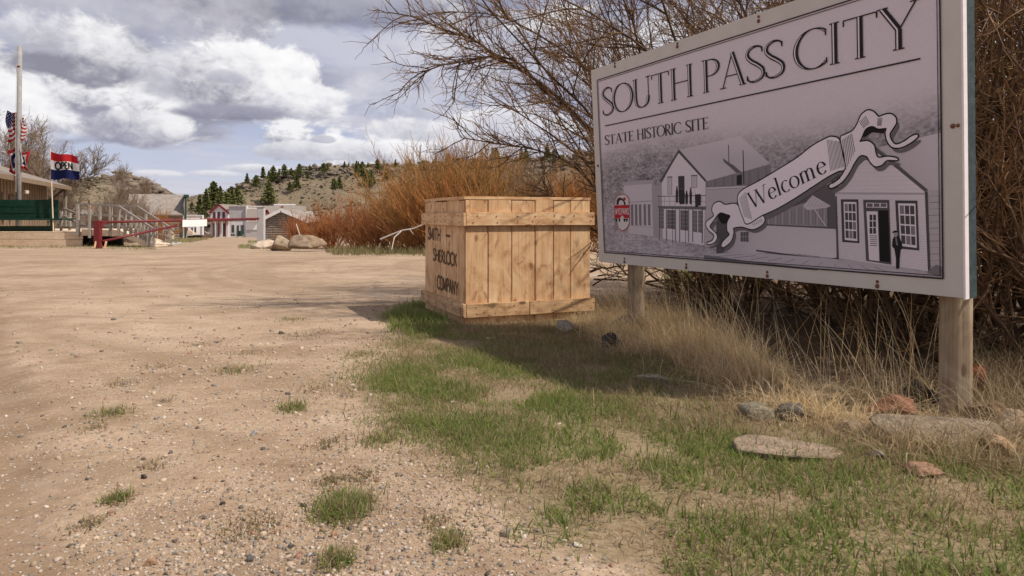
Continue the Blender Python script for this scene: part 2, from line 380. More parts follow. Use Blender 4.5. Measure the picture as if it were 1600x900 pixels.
def f_ground(t):
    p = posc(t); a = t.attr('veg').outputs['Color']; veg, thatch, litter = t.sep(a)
    g1 = t.noise(p, .55, 6, .6); g2 = t.noise(p, 4.5, 7, .65, .3); g3 = t.noise(p, 55, 6, .7); g4 = t.noise(p, 260, 4, .7)
    c = t.ramp(t.m('ADD', t.m('MULTIPLY', g1, .55), t.m('MULTIPLY', g2, .45)), [(.36, (.285, .195, .128)), (.5, (.43, .312, .222)), (.64, (.53, .40, .295))])
    c = t.mix(1.0, c, t.ramp(g3, [(.3, .72), (.5, 1.0), (.72, 1.22)]), 'MULTIPLY')
    c = t.mix(1.0, c, t.ramp(g4, [(.3, .75), (.55, 1.03), (.75, 1.2)]), 'MULTIPLY')
    pt = t.noise(scaled(t, p, (.45, 1.15, 1)), 1.5, 8, .70, .9); c = t.mix(t.m('MULTIPLY', t.sstep(pt, .50, .66), .55), c, (.25, .175, .11)); c = t.mix(t.m('MULTIPLY', t.sstep(t.noise(t.vm('ADD', p, (9, 4, 0)), 2.6, 6, .65), .56, .72), .35), c, (.56, .45, .345))
    px_ = t.sep(p); rx = t.m('ADD', t.m('ADD', px_[0], .90), t.m('ADD', t.m('MULTIPLY', t.m('SUBTRACT', px_[1], 1.27), .74), t.m('MULTIPLY', t.m('SUBTRACT', g2, .5), .35))); trk = t.sstep(t.m('ABSOLUTE', rx), .0, .20, .5, 0.0); c = t.mix(trk, c, (.22, .145, .09))
    rr = t.m('SQRT', t.m('ADD', t.m('POWER', t.m('SUBTRACT', px_[0], 6.0), 2.0), t.m('POWER', t.m('SUBTRACT', px_[1], 15.0), 2.0))); bnd_ = t.noise(t.comb(t.m('MULTIPLY', rr, 1.9), t.m('MULTIPLY', px_[0], .12), 0.0), 1.0, 5, .6, .2); c = t.mix(t.m('MULTIPLY', t.sstep(bnd_, .50, .66), .5), c, (.27, .19, .12))
    c = t.mix(1.0, c, (.94, .93, .89), 'MULTIPLY')
    # fine stone chips bedded in the dirt
    v = t.node('ShaderNodeTexVoronoi'); t.put(v.inputs['Vector'], p); v.inputs['Scale'].default_value = 85
    chip = t.sstep(v.outputs['Distance'], .22, .34, 1.0, 0.0)
    cr = t.sep(v.outputs['Color'])
    gate = t.m('MULTIPLY', chip, t.sstep(t.m('ADD', cr[0], t.m('MULTIPLY', t.noise(p, 2.2, 3), .5)), .80, .92))
    cc = t.ramp(cr[1], [(0, (.18, .165, .16)), (.35, (.36, .33, .31)), (.6, (.55, .50, .45)), (1, (.68, .63, .58))])
    c = t.mix(t.m('MULTIPLY', gate, .8), c, cc)
    soil = t.ramp(g3, [(.3, (.13, .095, .05)), (.6, (.26, .20, .115)), (.75, (.36, .29, .175))])
    c = t.mix(t.m('MULTIPLY', t.sstep(t.m('ADD', veg, t.m('MULTIPLY', t.m('SUBTRACT', g2, .5), .9)), .25, .8), .72), c, soil)
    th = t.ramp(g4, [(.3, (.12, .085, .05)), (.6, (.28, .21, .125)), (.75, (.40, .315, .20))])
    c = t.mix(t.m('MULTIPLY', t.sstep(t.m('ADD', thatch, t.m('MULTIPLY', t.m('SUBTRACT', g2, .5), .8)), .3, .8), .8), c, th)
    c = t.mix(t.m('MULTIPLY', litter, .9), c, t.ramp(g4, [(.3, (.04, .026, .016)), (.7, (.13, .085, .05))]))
    h = t.m('ADD', t.m('ADD', t.m('MULTIPLY', g3, .5), t.m('MULTIPLY', g4, .25)), t.m('MULTIPLY', gate, .35))
    return c, t.bump(h, .55, .012)
M['ground'] = material('packed_dirt', f_ground, .95, .1)
def f_hill(t):
    p = posc(t); n1 = t.noise(p, .035, 7, .6); n2 = t.noise(p, .35, 6, .7); n3 = t.noise(p, 1.6, 4, .7)
    c = t.ramp(t.m('ADD', t.m('MULTIPLY', n1, .6), t.m('MULTIPLY', n2, .4)), [(.36, (.175, .138, .090)), (.5, (.25, .195, .135)), (.64, (.315, .25, .178))])
    c = t.mix(1.0, c, t.ramp(n3, [(.3, .62), (.5, 1.0), (.7, 1.25)]), 'MULTIPLY')
    r = t.attr('Col').outputs['Color']; rk = t.sep(r)[0]
    c = t.mix(t.sstep(t.m('ADD', rk, t.m('MULTIPLY', t.m('SUBTRACT', n2, .5), 1.1)), .42, .68), c, t.ramp(n3, [(.3, (.07, .055, .045)), (.65, (.22, .18, .145))]))
    return c, t.bump(t.m('ADD', n2, n3), .8, .8)
M['hill'] = material('sagebrush_hillside', f_hill, 1.0, .05)

# ================================================================ SETTING: ground, hills
def seg_axis(parts):
    out = []
    for a, b, n in parts: out += list(np.linspace(a, b, n, endpoint=False))
    out.append(parts[-1][1]); return np.array(out)
gx = seg_axis([(-3000, -400, 8), (-400, -60, 20), (-60, -12, 40), (-12, -2.6, 50), (-2.6, 3.2, 200), (3.2, 12, 50), (12, 60, 40), (60, 400, 20), (400, 3000, 8)])
gy = seg_axis([(-60, -5, 10), (-5, .9, 20), (.9, 6, 190), (6, 14, 70), (14, 40, 60), (40, 260, 60), (260, 900, 10), (900, 5000, 8)])
XX, YY = np.meshgrid(gx, gy); ZZ = ground_z(XX, YY)
idx = np.arange(XX.size).reshape(XX.shape)
gf = np.stack([idx[:-1, :-1], idx[:-1, 1:], idx[1:, 1:], idx[1:, :-1]], -1).reshape(-1, 4)
gme = raw_mesh('ground', np.stack([XX, YY, ZZ], -1).reshape(-1, 3), [gf], M['ground'], smooth=True)
va = gme.color_attributes.new('veg', 'FLOAT_COLOR', 'POINT')
fx, fy = XX.ravel(), YY.ravel()
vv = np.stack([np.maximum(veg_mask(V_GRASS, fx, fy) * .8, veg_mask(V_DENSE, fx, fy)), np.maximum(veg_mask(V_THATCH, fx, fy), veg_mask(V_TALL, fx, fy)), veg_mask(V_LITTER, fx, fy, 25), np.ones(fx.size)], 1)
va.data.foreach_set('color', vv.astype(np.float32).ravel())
tag(link('ground', gme), kind='structure')

def hill(name, x0, x1, nx, yr, front, back, prof, amp, seed, rockf):
    xs = np.linspace(x0, x1, nx); ys = np.concatenate([np.linspace(-front, 0, 70), np.linspace(0, back, 16)[1:]]) + yr
    X, Y = np.meshgrid(xs, ys); H = prof(X)
    tt = np.clip((Y - yr + front) / front, 0, 1); s = np.where(Y <= yr, (tt ** 1.15) * (1 - .18 * np.sin(np.pi * tt)), np.cos(np.clip((Y - yr) / back, 0, 1) * np.pi / 2) ** .7)
    base = -SL * np.minimum(Y, 260) - .6
    nz = fbm(X * .045, Y * .045, 5, seed)
    Z = base + (H - base) * s + nz * amp * np.sin(np.pi * np.clip(tt, 0, 1) * .92) * np.where(Y <= yr, 1, .4)
    i = np.arange(X.size).reshape(X.shape); f = np.stack([i[:-1, :-1], i[:-1, 1:], i[1:, 1:], i[1:, :-1]], -1).reshape(-1, 4)
    rk = np.clip(rockf(X, Y, tt, nz), 0, 1)
    Z = Z + rk * fbm(X * .5, Y * .5, 3, seed + 9) * 2.2
    me = raw_mesh(name, np.stack([X, Y, Z], -1).reshape(-1, 3), [f], M['hill'], col=np.repeat(rk.reshape(-1, 1), 3, 1), smooth=True)
    tag(link(name, me), kind='structure'); return xs, ys, Z
YR = 300.0
hp = np.array([(-400, 352), (120, 350), (230, 345), (290, 332), (312, 320), (345, 303), (385, 288), (430, 272), (480, 262), (520, 258), (580, 257), (640, 256), (700, 253), (770, 250), (860, 246), (1000, 236), (1300, 215), (2300, 180)], float)
hx = (hp[:, 0] - 800) / F * YR; hz = HC + (YH - hp[:, 1]) / F * YR
R_xs, R_ys, R_Z = hill('hill', -330, 420, 260, YR, 140, 160, lambda X: np.interp(X, hx, hz), 7.0, 21, lambda X, Y, t, n: np.exp(-((t - .93) / .06) ** 2) * .55 + np.exp(-((t - .62) / .07) ** 2) * .42 * (n > 0) + .12)
YL = 150.0
lp = np.array([(-700, 260), (-100, 275), (60, 296), (100, 291), (140, 283), (175, 272), (195, 270), (215, 278), (240, 289), (262, 303), (283, 345), (305, 390), (400, 400)], float)
lx = (lp[:, 0] - 800) / F * YL; lz = HC + (YH - lp[:, 1]) / F * YL
L_xs, L_ys, L_Z = hill('hill_far_side', -250, -58, 150, YL, 52, 14, lambda X: np.interp(X, lx, lz), 2.4, 41, lambda X, Y, t, n: np.exp(-((t - .93) / .10) ** 2) * .75 * (X > -88) + .12)
def hill_z(xs, ys, Z, x, y):
    i = int(np.clip(np.searchsorted(xs, x), 1, len(xs) - 1)); j = int(np.clip(np.searchsorted(ys, y), 1, len(ys) - 1))
    return float(Z[j, i])

# ================================================================ lettering: stroke skeletons (cap height 1)
def catmull(pts, n=8, closed=False):
    pts = [np.array(p, float) for p in pts]
    if closed: q = [pts[-1]] + pts + [pts[0], pts[1]]
    else: q = [2 * pts[0] - pts[1]] + pts + [2 * pts[-1] - pts[-2]]
    out = []
    for i in range(1, len(q) - 2):
        for k in range(n):
            t = k / n; a, b, c, d = q[i - 1:i + 3]
            out.append(.5 * (2 * b + (c - a) * t + (2 * a - 5 * b + 4 * c - d) * t * t + (3 * b - a - 3 * c + d) * t ** 3))
    out.append(q[-2]); return out
def arc(cx, cy, rx, ry, a0, a1, n=28):
    return [np.array((cx + rx * math.cos(math.radians(a0 + (a1 - a0) * i / n)), cy + ry * math.sin(math.radians(a0 + (a1 - a0) * i / n)))) for i in range(n + 1)]
# stroke = (points, kind): K thick, k thin, v contrast by direction, s swelling in the middle
GL = {
 'S': (.56, [(catmull([(.50, .80), (.46, .95), (.28, 1.0), (.10, .92), (.06, .76), (.18, .60), (.36, .46), (.51, .30), (.49, .10), (.28, 0), (.10, .04), (.04, .20)]), 's')], [(.50, .88, 'v'), (.04, .12, 'v')]),
 'O': (.90, [(arc(.45, .5, .43, .51, 60, 420, 44), 'v')], []),
 'U': (.82, [([(.14, 1), (.14, .36)] + catmull([(.14, .36), (.20, .10), (.42, -.01), (.63, .10), (.70, .36)])[1:], 'v'), ([(.70, .36), (.70, 1)], 'k')], [(.14, 1, 'h'), (.70, 1, 'h')]),
 'T': (.74, [([(.37, .98), (.37, 0)], 'K'), ([(.02, .985), (.72, .985)], 'k')], [(.37, 0, 'h'), (.03, .91, 'v'), (.71, .91, 'v')]),
 'H': (.88, [([(.14, 1), (.14, 0)], 'K'), ([(.74, 1), (.74, 0)], 'K'), ([(.14, .52), (.74, .52)], 'k')], [(.14, 1, 'h'), (.14, 0, 'h'), (.74, 1, 'h'), (.74, 0, 'h')]),
 'P': (.62, [([(.14, 1), (.14, 0)], 'K'), ([(.14, .985), (.30, .985)] + arc(.30, .735, .27, .25, 90, -90, 18)[1:] + [(.20, .485)], 'v')], [(.10, 1, 'l'), (.14, 0, 'h')]),
 'A': (.84, [([(.42, 1.02), (.10, 0)], 'k'), ([(.42, 1.02), (.74, 0)], 'K'), ([(.20, .34), (.64, .34)], 'k')], [(.10, 0, 'h'), (.74, 0, 'h')]),
 'C': (.80, [(arc(.47, .5, .43, .51, 48, 312, 34), 'v')], [(.755, .83, 'v'), (.77, .14, 'v')]),
 'I': (.32, [([(.15, 1), (.15, 0)], 'K')], [(.15, 1, 'h'), (.15, 0, 'h')]),
 'Y': (.78, [([(.08, 1), (.38, .45)], 'K'), ([(.38, .45), (.38, 0)], 'K'), ([(.70, 1), (.40, .45)], 'k')], [(.08, 1, 'h'), (.70, 1, 'h'), (.38, 0, 'h')]),
 'E': (.60, [([(.14, 1), (.14, 0)], 'K'), ([(.14, .985), (.52, .985)], 'k'), ([(.14, .52), (.44, .52)], 'k'), ([(.14, .015), (.55, .015)], 'k')], [(.14, 1, 'l'), (.14, 0, 'l'), (.52, .93, 'v'), (.55, .09, 'v'), (.44, .52, 'v')]),
 'R': (.70, [([(.14, 1), (.14, 0)], 'K'), ([(.14, .985), (.30, .985)] + arc(.30, .745, .24, .24, 90, -90, 18)[1:] + [(.18, .505)], 'v'), ([(.30, .50), (.64, 0)], 'K')], [(.14, 1, 'l'), (.14, 0, 'h'), (.64, 0, 'h')]),
 'M': (.92, [([(.12, 1), (.12, 0)], 'k'), ([(.12, 1), (.45, .12)], 'K'), ([(.45, .12), (.78, 1)], 'k'), ([(.78, 1), (.78, 0)], 'K')], [(.12, 0, 'h'), (.78, 0, 'h')]),
 'L': (.56, [([(.14, 1), (.14, 0)], 'K'), ([(.14, .02), (.52, .02)], 'k')], [(.14, 1, 'h')]),
 'K': (.72, [([(.14, 1), (.14, 0)], 'K'), ([(.64, 1), (.16, .45)], 'k'), ([(.28, .58), (.66, 0)], 'K')], [(.14, 1, 'h'), (.14, 0, 'h')]),
 'N': (.82, [([(.12, 1), (.12, 0)], 'k'), ([(.12, 1), (.70, 0)], 'K'), ([(.70, 1), (.70, 0)], 'k')], []),
 '-': (.60, [([(.14, .5), (.50, .5)], 'K')], []),
 'W': (1.16, [([(.06, 1), (.32, 0)], 'K'), ([(.32, 0), (.56, .95)], 'k'), ([(.56, .95), (.82, 0)], 'K'), ([(.82, 0), (1.08, 1)], 'k')], [(.06, 1, 'h'), (1.08, 1, 'h'), (.56, .97, 'h')]),
 'e': (.52, [([(.10, .36), (.44, .36)], 'k'), (arc(.27, .31, .20, .33, 8, 320, 30), 'v')], []),
 'l': (.28, [([(.13, 1.05), (.13, 0)], 'K')], [(.13, 0, 'h'), (.09, 1.05, 'l')]),
 'c': (.48, [(arc(.27, .31, .21, .33, 50, 310, 24), 'v')], []),
 'o': (.58, [(arc(.28, .31, .23, .33, 60, 420, 34), 'v')], []),
 'm': (.92, [([(.12, .62), (.12, 0)], 'K'), (catmull([(.12, .50), (.24, .63), (.36, .60), (.41, .46), (.41, 0)]), 'v'), (catmull([(.41, .50), (.54, .63), (.66, .60), (.71, .46), (.71, 0)]), 'v')], [(.12, 0, 'h'), (.41, 0, 'h'), (.71, 0, 'h')]),
 ' ': (.45, [], [])}
def ribbon(pts, ws):
    """two-sided outline strips of a stroke: list of quads in 2-D"""
    pts = [np.array(p, float) for p in pts]; n = len(pts); L, R = [], []
    for i, p in enumerate(pts):
        d = pts[min(i + 1, n - 1)] - pts[max(i - 1, 0)]; d = d / (np.linalg.norm(d) + 1e-9); nn = np.array((-d[1], d[0]))
        L.append(p + nn * ws[i] / 2); R.append(p - nn * ws[i] / 2)
    return [(L[i], L[i + 1], R[i + 1], R[i]) for i in range(n - 1)]
TQ = {}
def text_quads(s, thick=.105, thin=.028, serif=.085, sans=0, inline=False):
    """-> (dark strips, light strips, width); a strip is a list of quads"""
    Q, QI, x = [], [], 0.0
    own, ownI = [], []
    for ci, ch in enumerate(s):
        w, strokes, ser = GL[ch]; n0, n1 = len(Q), len(QI)
        for pts, kind in strokes:
            pts = [np.array(p, float) for p in pts]; n = len(pts)
            if sans: ws = [sans] * n
            elif kind == 'K': ws = [thick] * n
            elif kind == 'k': ws = [thin] * n
            else:
                ws = []
                for i in range(n):
                    d = pts[min(i + 1, n - 1)] - pts[max(i - 1, 0)]; d = d / (np.linalg.norm(d) + 1e-9)
                    if kind == 's': ws.append(thin + (thick - thin) * math.sin(math.pi * i / (n - 1)) ** 1.6)
                    else: ws.append(thin + (thick - thin) * abs(d[1]) ** 1.7)
            off = np.array((x, 0))
            Q.append([tuple(p + off for p in q) for q in ribbon(pts, ws)])
            if inline and kind != 'k':
                sh = np.array((-thick * .17, 0)) + off; wi = [max(0, (k - thin * 1.5)) * .38 for k in ws]
                QI.append([tuple(p + sh for p in q) for q, a in zip(ribbon(pts, wi), wi) if a > .008])
        if not sans:
            for (sx, sy, k) in ser:
                c = np.array((x + sx, sy)); h = thin * .5
                if k == 'v': a, b = np.array((h, 0)), np.array((0, serif * .75))
                elif k == 'l': a, b = np.array((serif, 0)), np.array((0, h)); c = c - np.array((serif * .2, 0))
                else: a, b = np.array((serif * 1.25, 0)), np.array((0, h))
                Q.append([(c - a - b, c + a - b, c + a + b, c - a + b)])
        x += w; own += [ci] * (len(Q) - n0); ownI += [ci] * (len(QI) - n1)
    TQ['own'], TQ['ownI'] = own, ownI
    return Q, QI, x

# ================================================================ THE SIGN
def ray(px, py): return np.array([(px - 800) / F, 1, (YH - py) / F])
_c = [ray(923.4, 109), ray(936.3, 410), ray(1508, 468), ray(1502.5, -91)]
_A = np.stack([_c[0], -_c[1], _c[2], -_c[3]], 1); _d = np.linalg.svd(_A)[2][-1]; _d = _d / _d[2] * 2.4
EYE = np.array([0, 0, HC])
S_BL = _c[1] * _d[1] + EYE; S_BR = _c[2] * _d[2] + EYE; S_TL = _c[0] * _d[0] + EYE
SU = S_BR - S_BL; SV = S_TL - S_BL; SW, SH = np.linalg.norm(SU), np.linalg.norm(SV); SU /= SW; SV /= SH
SN = np.cross(SU, SV); SN /= np.linalg.norm(SN); SN = SN if SN @ (EYE - S_BL) > 0 else -SN
_SI = np.linalg.inv(np.stack([SU, SV, SN], 1))
def S(px, py):
    r = ray(px, py); t = ((S_BL - EYE) @ SN) / (r @ SN); q = _SI @ (EYE + r * t - S_BL); return np.array((q[0], q[1]))
def SP(u, v, n=0.0): return S_BL + SU * u + SV * v + SN * n
sign = thing('welcome_sign', 'large white framed welcome board on two round wooden posts', 'sign', Vector(S_BR) * 1.0)
sign.location = (S_BR[0], S_BR[1], float(ground_z(S_BR[0], S_BR[1])))
def sbox(mb, u0, u1, v0, v1, n0, n1): return mb.hexa([SP(u0, v0, n0), SP(u1, v0, n0), SP(u1, v0, n1), SP(u0, v0, n1), SP(u0, v1, n0), SP(u1, v1, n0), SP(u1, v1, n1), SP(u0, v1, n1)])
sbox(MB(), 0, SW - .004, .004, SH - .004, -.018, 0).build('panel', M['signwhite'], sign)
sbox(MB(), SW - .004, SW + .003, 0, SH, -.0185, .0015).build('edge_trim', M['edge'], sign)
fr = MB(); sbox(fr, 0, SW + .002, 0, .09, -.062, -.0186); sbox(fr, 0, SW + .002, SH - .09, SH, -.062, -.0186)
sbox(fr, 0, .04, .09, SH - .09, -.0619, -.0186); sbox(fr, SW - .036, SW + .002, .09, SH - .09, -.0619, -.0186); fr.build('back_frame', M['teal'], sign)
# posts
def sign_post(px, py_base, rad, top):
    b = Vector(SP(SW - .103, 0, -.115)) if px > 1200 else Vector(SP(.225, 0, -.115)); b.z = float(ground_z(b.x, b.y))
    zt = top; zb = b.z - .12
    mb = MB(); n = 20; K = 14; rr = np.random.default_rng(int(px))
    for i in range(K):
        z = zb + (zt - zb) * i / (K - 1)
        for k in range(n):
            a = 2 * math.pi * k / n; r = rad * (1 + .03 * math.sin(3 * a + px) + .012 * rr.normal())
            dv = abs((a - math.radians(262) + math.pi) % (2 * math.pi) - math.pi)
            if dv < .16: r *= .80                                      # drying crack
            mb.v.append((r * math.cos(a), r * math.sin(a), z - b.z)); mb.c.append((1, 1, 1))
    for i in range(K - 1):
        for k in range(n): mb.f.append((i * n + k, i * n + (k + 1) % n, (i + 1) * n + (k + 1) % n, (i + 1) * n + k)); mb.mi.append(0)
    mb.f.append(tuple(range((K - 1) * n, K * n))); mb.mi.append(0)
    p = mb.build('post', M['post'], sign, smooth=False); p.location = b
    for pl in p.data.polygons: pl.use_smooth = len(pl.vertices) == 4
sign_post(1497, 648, .052, S_BR[2] + .95); sign_post(987, 478, .050, S_BR[2] + 1.0)
# print colours: grey photograph with a violet cast
def gr(g): g = max(.014, g * 1.40 - .085); return (g, g * .90, g * .995)
def levels(strips):
    """print order: a strip lies one level above everything earlier that it overlaps"""
    bb = np.array([[min(p[0] for q in st for p in q), min(p[1] for q in st for p in q), max(p[0] for q in st for p in q), max(p[1] for q in st for p in q)] for st in strips])
    lv = np.zeros(len(strips), int)
    for i in range(1, len(strips)):
        o = (bb[:i, 0] <= bb[i, 2]) & (bb[:i, 2] >= bb[i, 0]) & (bb[:i, 1] <= bb[i, 3]) & (bb[:i, 3] >= bb[i, 1])
        lv[i] = 0 if not o.any() else lv[:i][o].max() + 1
    return lv
def strip_mesh(name, strips, mat, place, step=4e-5, base=0.0):
    """strips: list of (list of polygons, colour); place(u, v, height) gives the point"""
    lv = levels([st for st, c in strips]); V, Fc, C = [], [], []
    for (st, c), l in zip(strips, lv):
        for pl in st:
            k = len(V); V += [tuple(place(p[0], p[1], base + l * step)) for p in pl]; Fc.append(tuple(range(k, k + len(pl))))
            C += list(c) if isinstance(c, list) else [c] * len(pl)
    me = bpy.data.meshes.new(name); me.from_pydata(V, [], Fc); me.materials.append(mat)
    a = me.color_attributes.new('Col', 'FLOAT_COLOR', 'POINT'); a.data.foreach_set('color', np.array([(*c, 1) for c in C], np.float32).ravel())
    bm = bmesh.new(); bm.from_mesh(me)
    nn = (Vector(place(1, 0, 0)) - Vector(place(0, 0, 0))).cross(Vector(place(0, 1, 0)) - Vector(place(0, 0, 0)))
    for f in bm.faces:
        if f.normal.dot(nn) < 0: f.normal_flip()
    bmesh.ops.triangulate(bm, faces=[f for f in bm.faces if len(f.verts) > 4], ngon_method='EAR_CLIP'); bm.to_mesh(me); bm.free()
    return me, base + (lv.max() + 1) * step
def art_mesh(name, strips, mat, base):
    me, top = strip_mesh(name, strips, mat, SP, base=base); link(name, me, sign); return top
# background tone of the picture
ul = (S(932.3, 125.2)[0] + S(946, 392.6)[0]) / 2; ur = (S(1469.5, 100)[0] + S(1475.5, 436)[0]) / 2
vb = (S(946, 394)[1] + S(1475.5, 436)[1]) / 2; vt = (S(932.3, 125.2)[1] + S(1200, 42)[1]) / 2
NU, NV = 440, 240
uu, vv2 = np.meshgrid(np.linspace(ul, ur, NU), np.linspace(vb, vt, NV)); a_, b_ = (uu - ul) / (ur - ul), (vv2 - vb) / (vt - vb)
hillt = .60 + .05 * np.sin(a_ * 5 + .6) + .10 * np.clip(a_ - .45, 0, 1) - .05 * np.clip(.25 - a_, 0, 1) * 2
mh = 1 / (1 + np.exp((b_ - hillt + .05) / .035))
grain = fbm(uu * 75, vv2 * 150, 3, 77); grain2 = fbm(uu * 14, vv2 * 26, 4, 78)
tone = .56 - .05 * np.clip(b_ - .6, 0, 1) - mh * (.25 - .22 * np.clip((hillt - b_ - .25) / .4, 0, 1)) + mh * (grain * .22 + grain2 * .10)
tone = np.where(b_ < .16, tone * .78 + fbm(uu * 30, vv2 * 160, 3, 80) * .10 - .03 * (b_ < .08), tone)
tone = np.clip(tone * 1.40 - .085 - .05 * mh * np.exp(-((b_ - .40) / .16) ** 2), .03, .80)
i_ = np.arange(NU * NV).reshape(NV, NU); qf = np.stack([i_[:-1, :-1], i_[:-1, 1:], i_[1:, 1:], i_[1:, :-1]], -1).reshape(-1, 4)
pv = S_BL + uu.reshape(-1, 1) * SU + vv2.reshape(-1, 1) * SV + SN * .0006
link('printed_panel', raw_mesh('printed_panel', pv, [qf], M['photo'], col=np.stack([tone.ravel(), tone.ravel() * .90, tone.ravel() * .995], 1)), sign)
A = []                                                                # the photograph's drawing, coordinates in photo pixels
def z6(pts): return [(960 + x / 4.2857, 200 + y / 4.2857) for x, y in pts]
def z4(pts): return [(1270 + x / 4.5, 280 + y / 4.5) for x, y in pts]
def z7(pts): return [(1080 + x / 3.0, 150 + y / 3.0) for x, y in pts]
def pa(pts, g): A.append(([[S(*p) for p in pts]], [gr(k) for k in g] if isinstance(g, list) else gr(g)))
def ln(pts, w, g):
    q = [S(*p) for p in pts]
    A.append((ribbon(q, [w] * len(q)), gr(g)))
# street building at the left
pa(z6([(62, 385), (250, 370), (262, 725), (100, 705)]), .47); pa(z6([(250, 370), (320, 400), (325, 740), (262, 725)]), .33)
pa(z6([(50, 365), (262, 345), (262, 372), (55, 388)]), .36)
for x in (118, 145, 172, 203, 232): pa(z6([(x - 8, 512), (x + 9, 510), (x + 11, 655), (x - 5, 650)]), .20)
ln(z6([(75, 500), (252, 488)]), .004, .28); ln(z6([(92, 650), (258, 668)]), .003, .34)
pa(z6([(0, 430), (50, 430), (60, 650), (0, 700)]), .26)
# two-storey gabled building
pa(z6([(432, 145), (845, 55), (1045, 240), (612, 358)]), [.46, .52, .42, .46])
pa(z6([(612, 358), (1045, 245), (1045, 300), (880, 395), (880, 400), (612, 400)]), .22)
for k in range(22):
    x = 620 + k * 19; ln(z6([(x, 362 - (x - 612) * .265), (x + 1, 395 - max(0, x - 880) * .55)]), .002, .30 if k % 3 else .14)
pa(z6([(820, 318), (855, 310), (855, 380), (820, 382)]), .08)
pa(z6([(612, 400), (880, 388), (830, 440), (800, 590), (800, 840), (605, 790)]), .40)
ln(z6([(612, 404), (885, 392)]), .006, .52); ln(z6([(612, 412), (880, 400)]), .002, .2)
pa(z6([(432, 160), (318, 368), (325, 740), (600, 785), (612, 365)]), .56)
pa(z6([(432, 142), (305, 352), (312, 366), (432, 168), (610, 362), (618, 350)]), .13)
for x, y0, y1, w in ((372, 328, 445, 16), (536, 318, 400, 20)):
    pa(z6([(x - w, y0), (x + w, y0 - 2), (x + w, y1), (x - w, y1 + 2)]), .30); pa(z6([(x - w + 5, y0 + 8), (x + w - 5, y0 + 6), (x + w - 5, y1 - 5), (x - w + 5, y1 - 4)]), .44)
    ln(z6([(x - w - 2, y0), (x + w + 2, y0 - 2)]), .004, .12)
pa(z6([(428, 322), (470, 320), (472, 500), (432, 500)]), .10)
pa(z6([(288, 522), (615, 525), (615, 548), (300, 540)]), .17)
for x in (350, 410, 438, 498, 525, 590): pa(z6([(x - 4, 545), (x + 4, 546), (x + 4, 768), (x - 4, 762)]), .22)
for x0, x1, y0, y1 in ((300, 332, 540, 668), (355, 408, 548, 672), (444, 495, 550, 682), (528, 556, 552, 694), (562, 592, 552, 698)):
    pa(z6([(x0, y0), (x1, y0 + 2), (x1, y1 + 6), (x0, y1)]), .16)
    for k in (1, 2): ln(z6([(x0 + (x1 - x0) * k / 3, y0), (x0 + (x1 - x0) * k / 3, y1)]), .0018, .36)
    for k in (1, 2, 3, 4): ln(z6([(x0, y0 + (y1 - y0) * k / 5), (x1, y0 + (y1 - y0) * k / 5)]), .0015, .36)
for x in (302, 390, 478, 588): ln(z6([(x, 530), (x, 775 if x > 350 else 755)]), .004, .10)
ln(z6([(288, 458), (615, 452)]), .004, .14); ln(z6([(290, 490), (615, 492)]), .002, .2)
for x in range(300, 616, 36): ln(z6([(x, 456), (x, 526)]), .0025, .18)
for x, y, w, h in ((420, 400, 9, 100), (445, 410, 10, 100), (462, 415, 12, 95), (485, 430, 10, 80), (512, 410, 9, 100), (553, 420, 13, 110), (572, 440, 10, 80)):
    pa(z6([(x - w * .5, y), (x + w * .5, y), (x + w, y + h * .3), (x + w * .8, y + h), (x - w * .8, y + h), (x - w, y + h * .3)]), .085)
    pa(z6([(x - 4, y - 11), (x + 4, y - 11), (x + 6, y - 3), (x, y + 3), (x - 6, y - 3)]), .13)
pa(z6([(545, 405), (575, 405), (580, 440), (545, 445)]), .60)
ln(z6([(765, 112), (768, 235)]), .005, .10); ln(z6([(862, 150), (868, 375)]), .006, .09)
pa(z6([(725, 200), (770, 232), (800, 250), (855, 298), (815, 300), (775, 262), (735, 228)]), .16)
# long low building, barn behind
pa(z7([(240, 560), (345, 500), (560, 440), (690, 400), (690, 520), (690, 625), (340, 605)]), .15)
pa(z7([(345, 605), (345, 560), (535, 500), (545, 520), (642, 520), (642, 612)]), .27)
for x in range(352, 640, 11): ln(z7([(x, 604), (x, 556 - (x - 345) * .2 if x < 540 else 522)]), .002, .13 if x % 3 else .38)
pa(z7([(525, 515), (570, 465), (655, 515), (640, 523), (545, 535)]), .46)
for k in range(6): ln(z7([(545 + k * 15, 522 - k * 1), (570 + k * 13, 470 + k * 8)]), .0015, .25)
ln(z7([(578, 530), (632, 610)]), .004, .5); ln(z7([(642, 520), (642, 612)]), .003, .1)
pa(z7([(200, 625), (345, 606), (678, 620), (688, 762), (500, 740), (300, 735), (200, 742)]), [.42, .46, .48, .52, .50, .47, .40])
ln(z7([(340, 603), (678, 620)]), .006, .14); pa(z7([(232, 638), (270, 636), (270, 684), (232, 682)]), .14)
for k in (1, 2): ln(z7([(232 + 12.6 * k, 637), (232 + 12.6 * k, 683)]), .002, .35)
ln(z7([(232, 660), (270, 660)]), .002, .35)
pa(z7([(305, 720), (640, 765), (690, 755), (690, 765), (640, 775), (305, 728)]), .12)
pa(z7([(118, 560), (178, 555), (182, 690), (150, 735), (118, 740)]), .13)
# boardwalk
pa(z7([(300, 735), (690, 765), (830, 775), (1110, 828), (1175, 848), (600, 812), (250, 770), (60, 740)]), .42)
for k in range(11): ln(z7([(240 + k * 62, 742 + k * 6), (120 + k * 80, 752 + k * 7.2)]), .0025, .24)
pa(z7([(60, 745), (250, 772), (600, 812), (590, 818), (240, 785), (60, 762)]), .19)
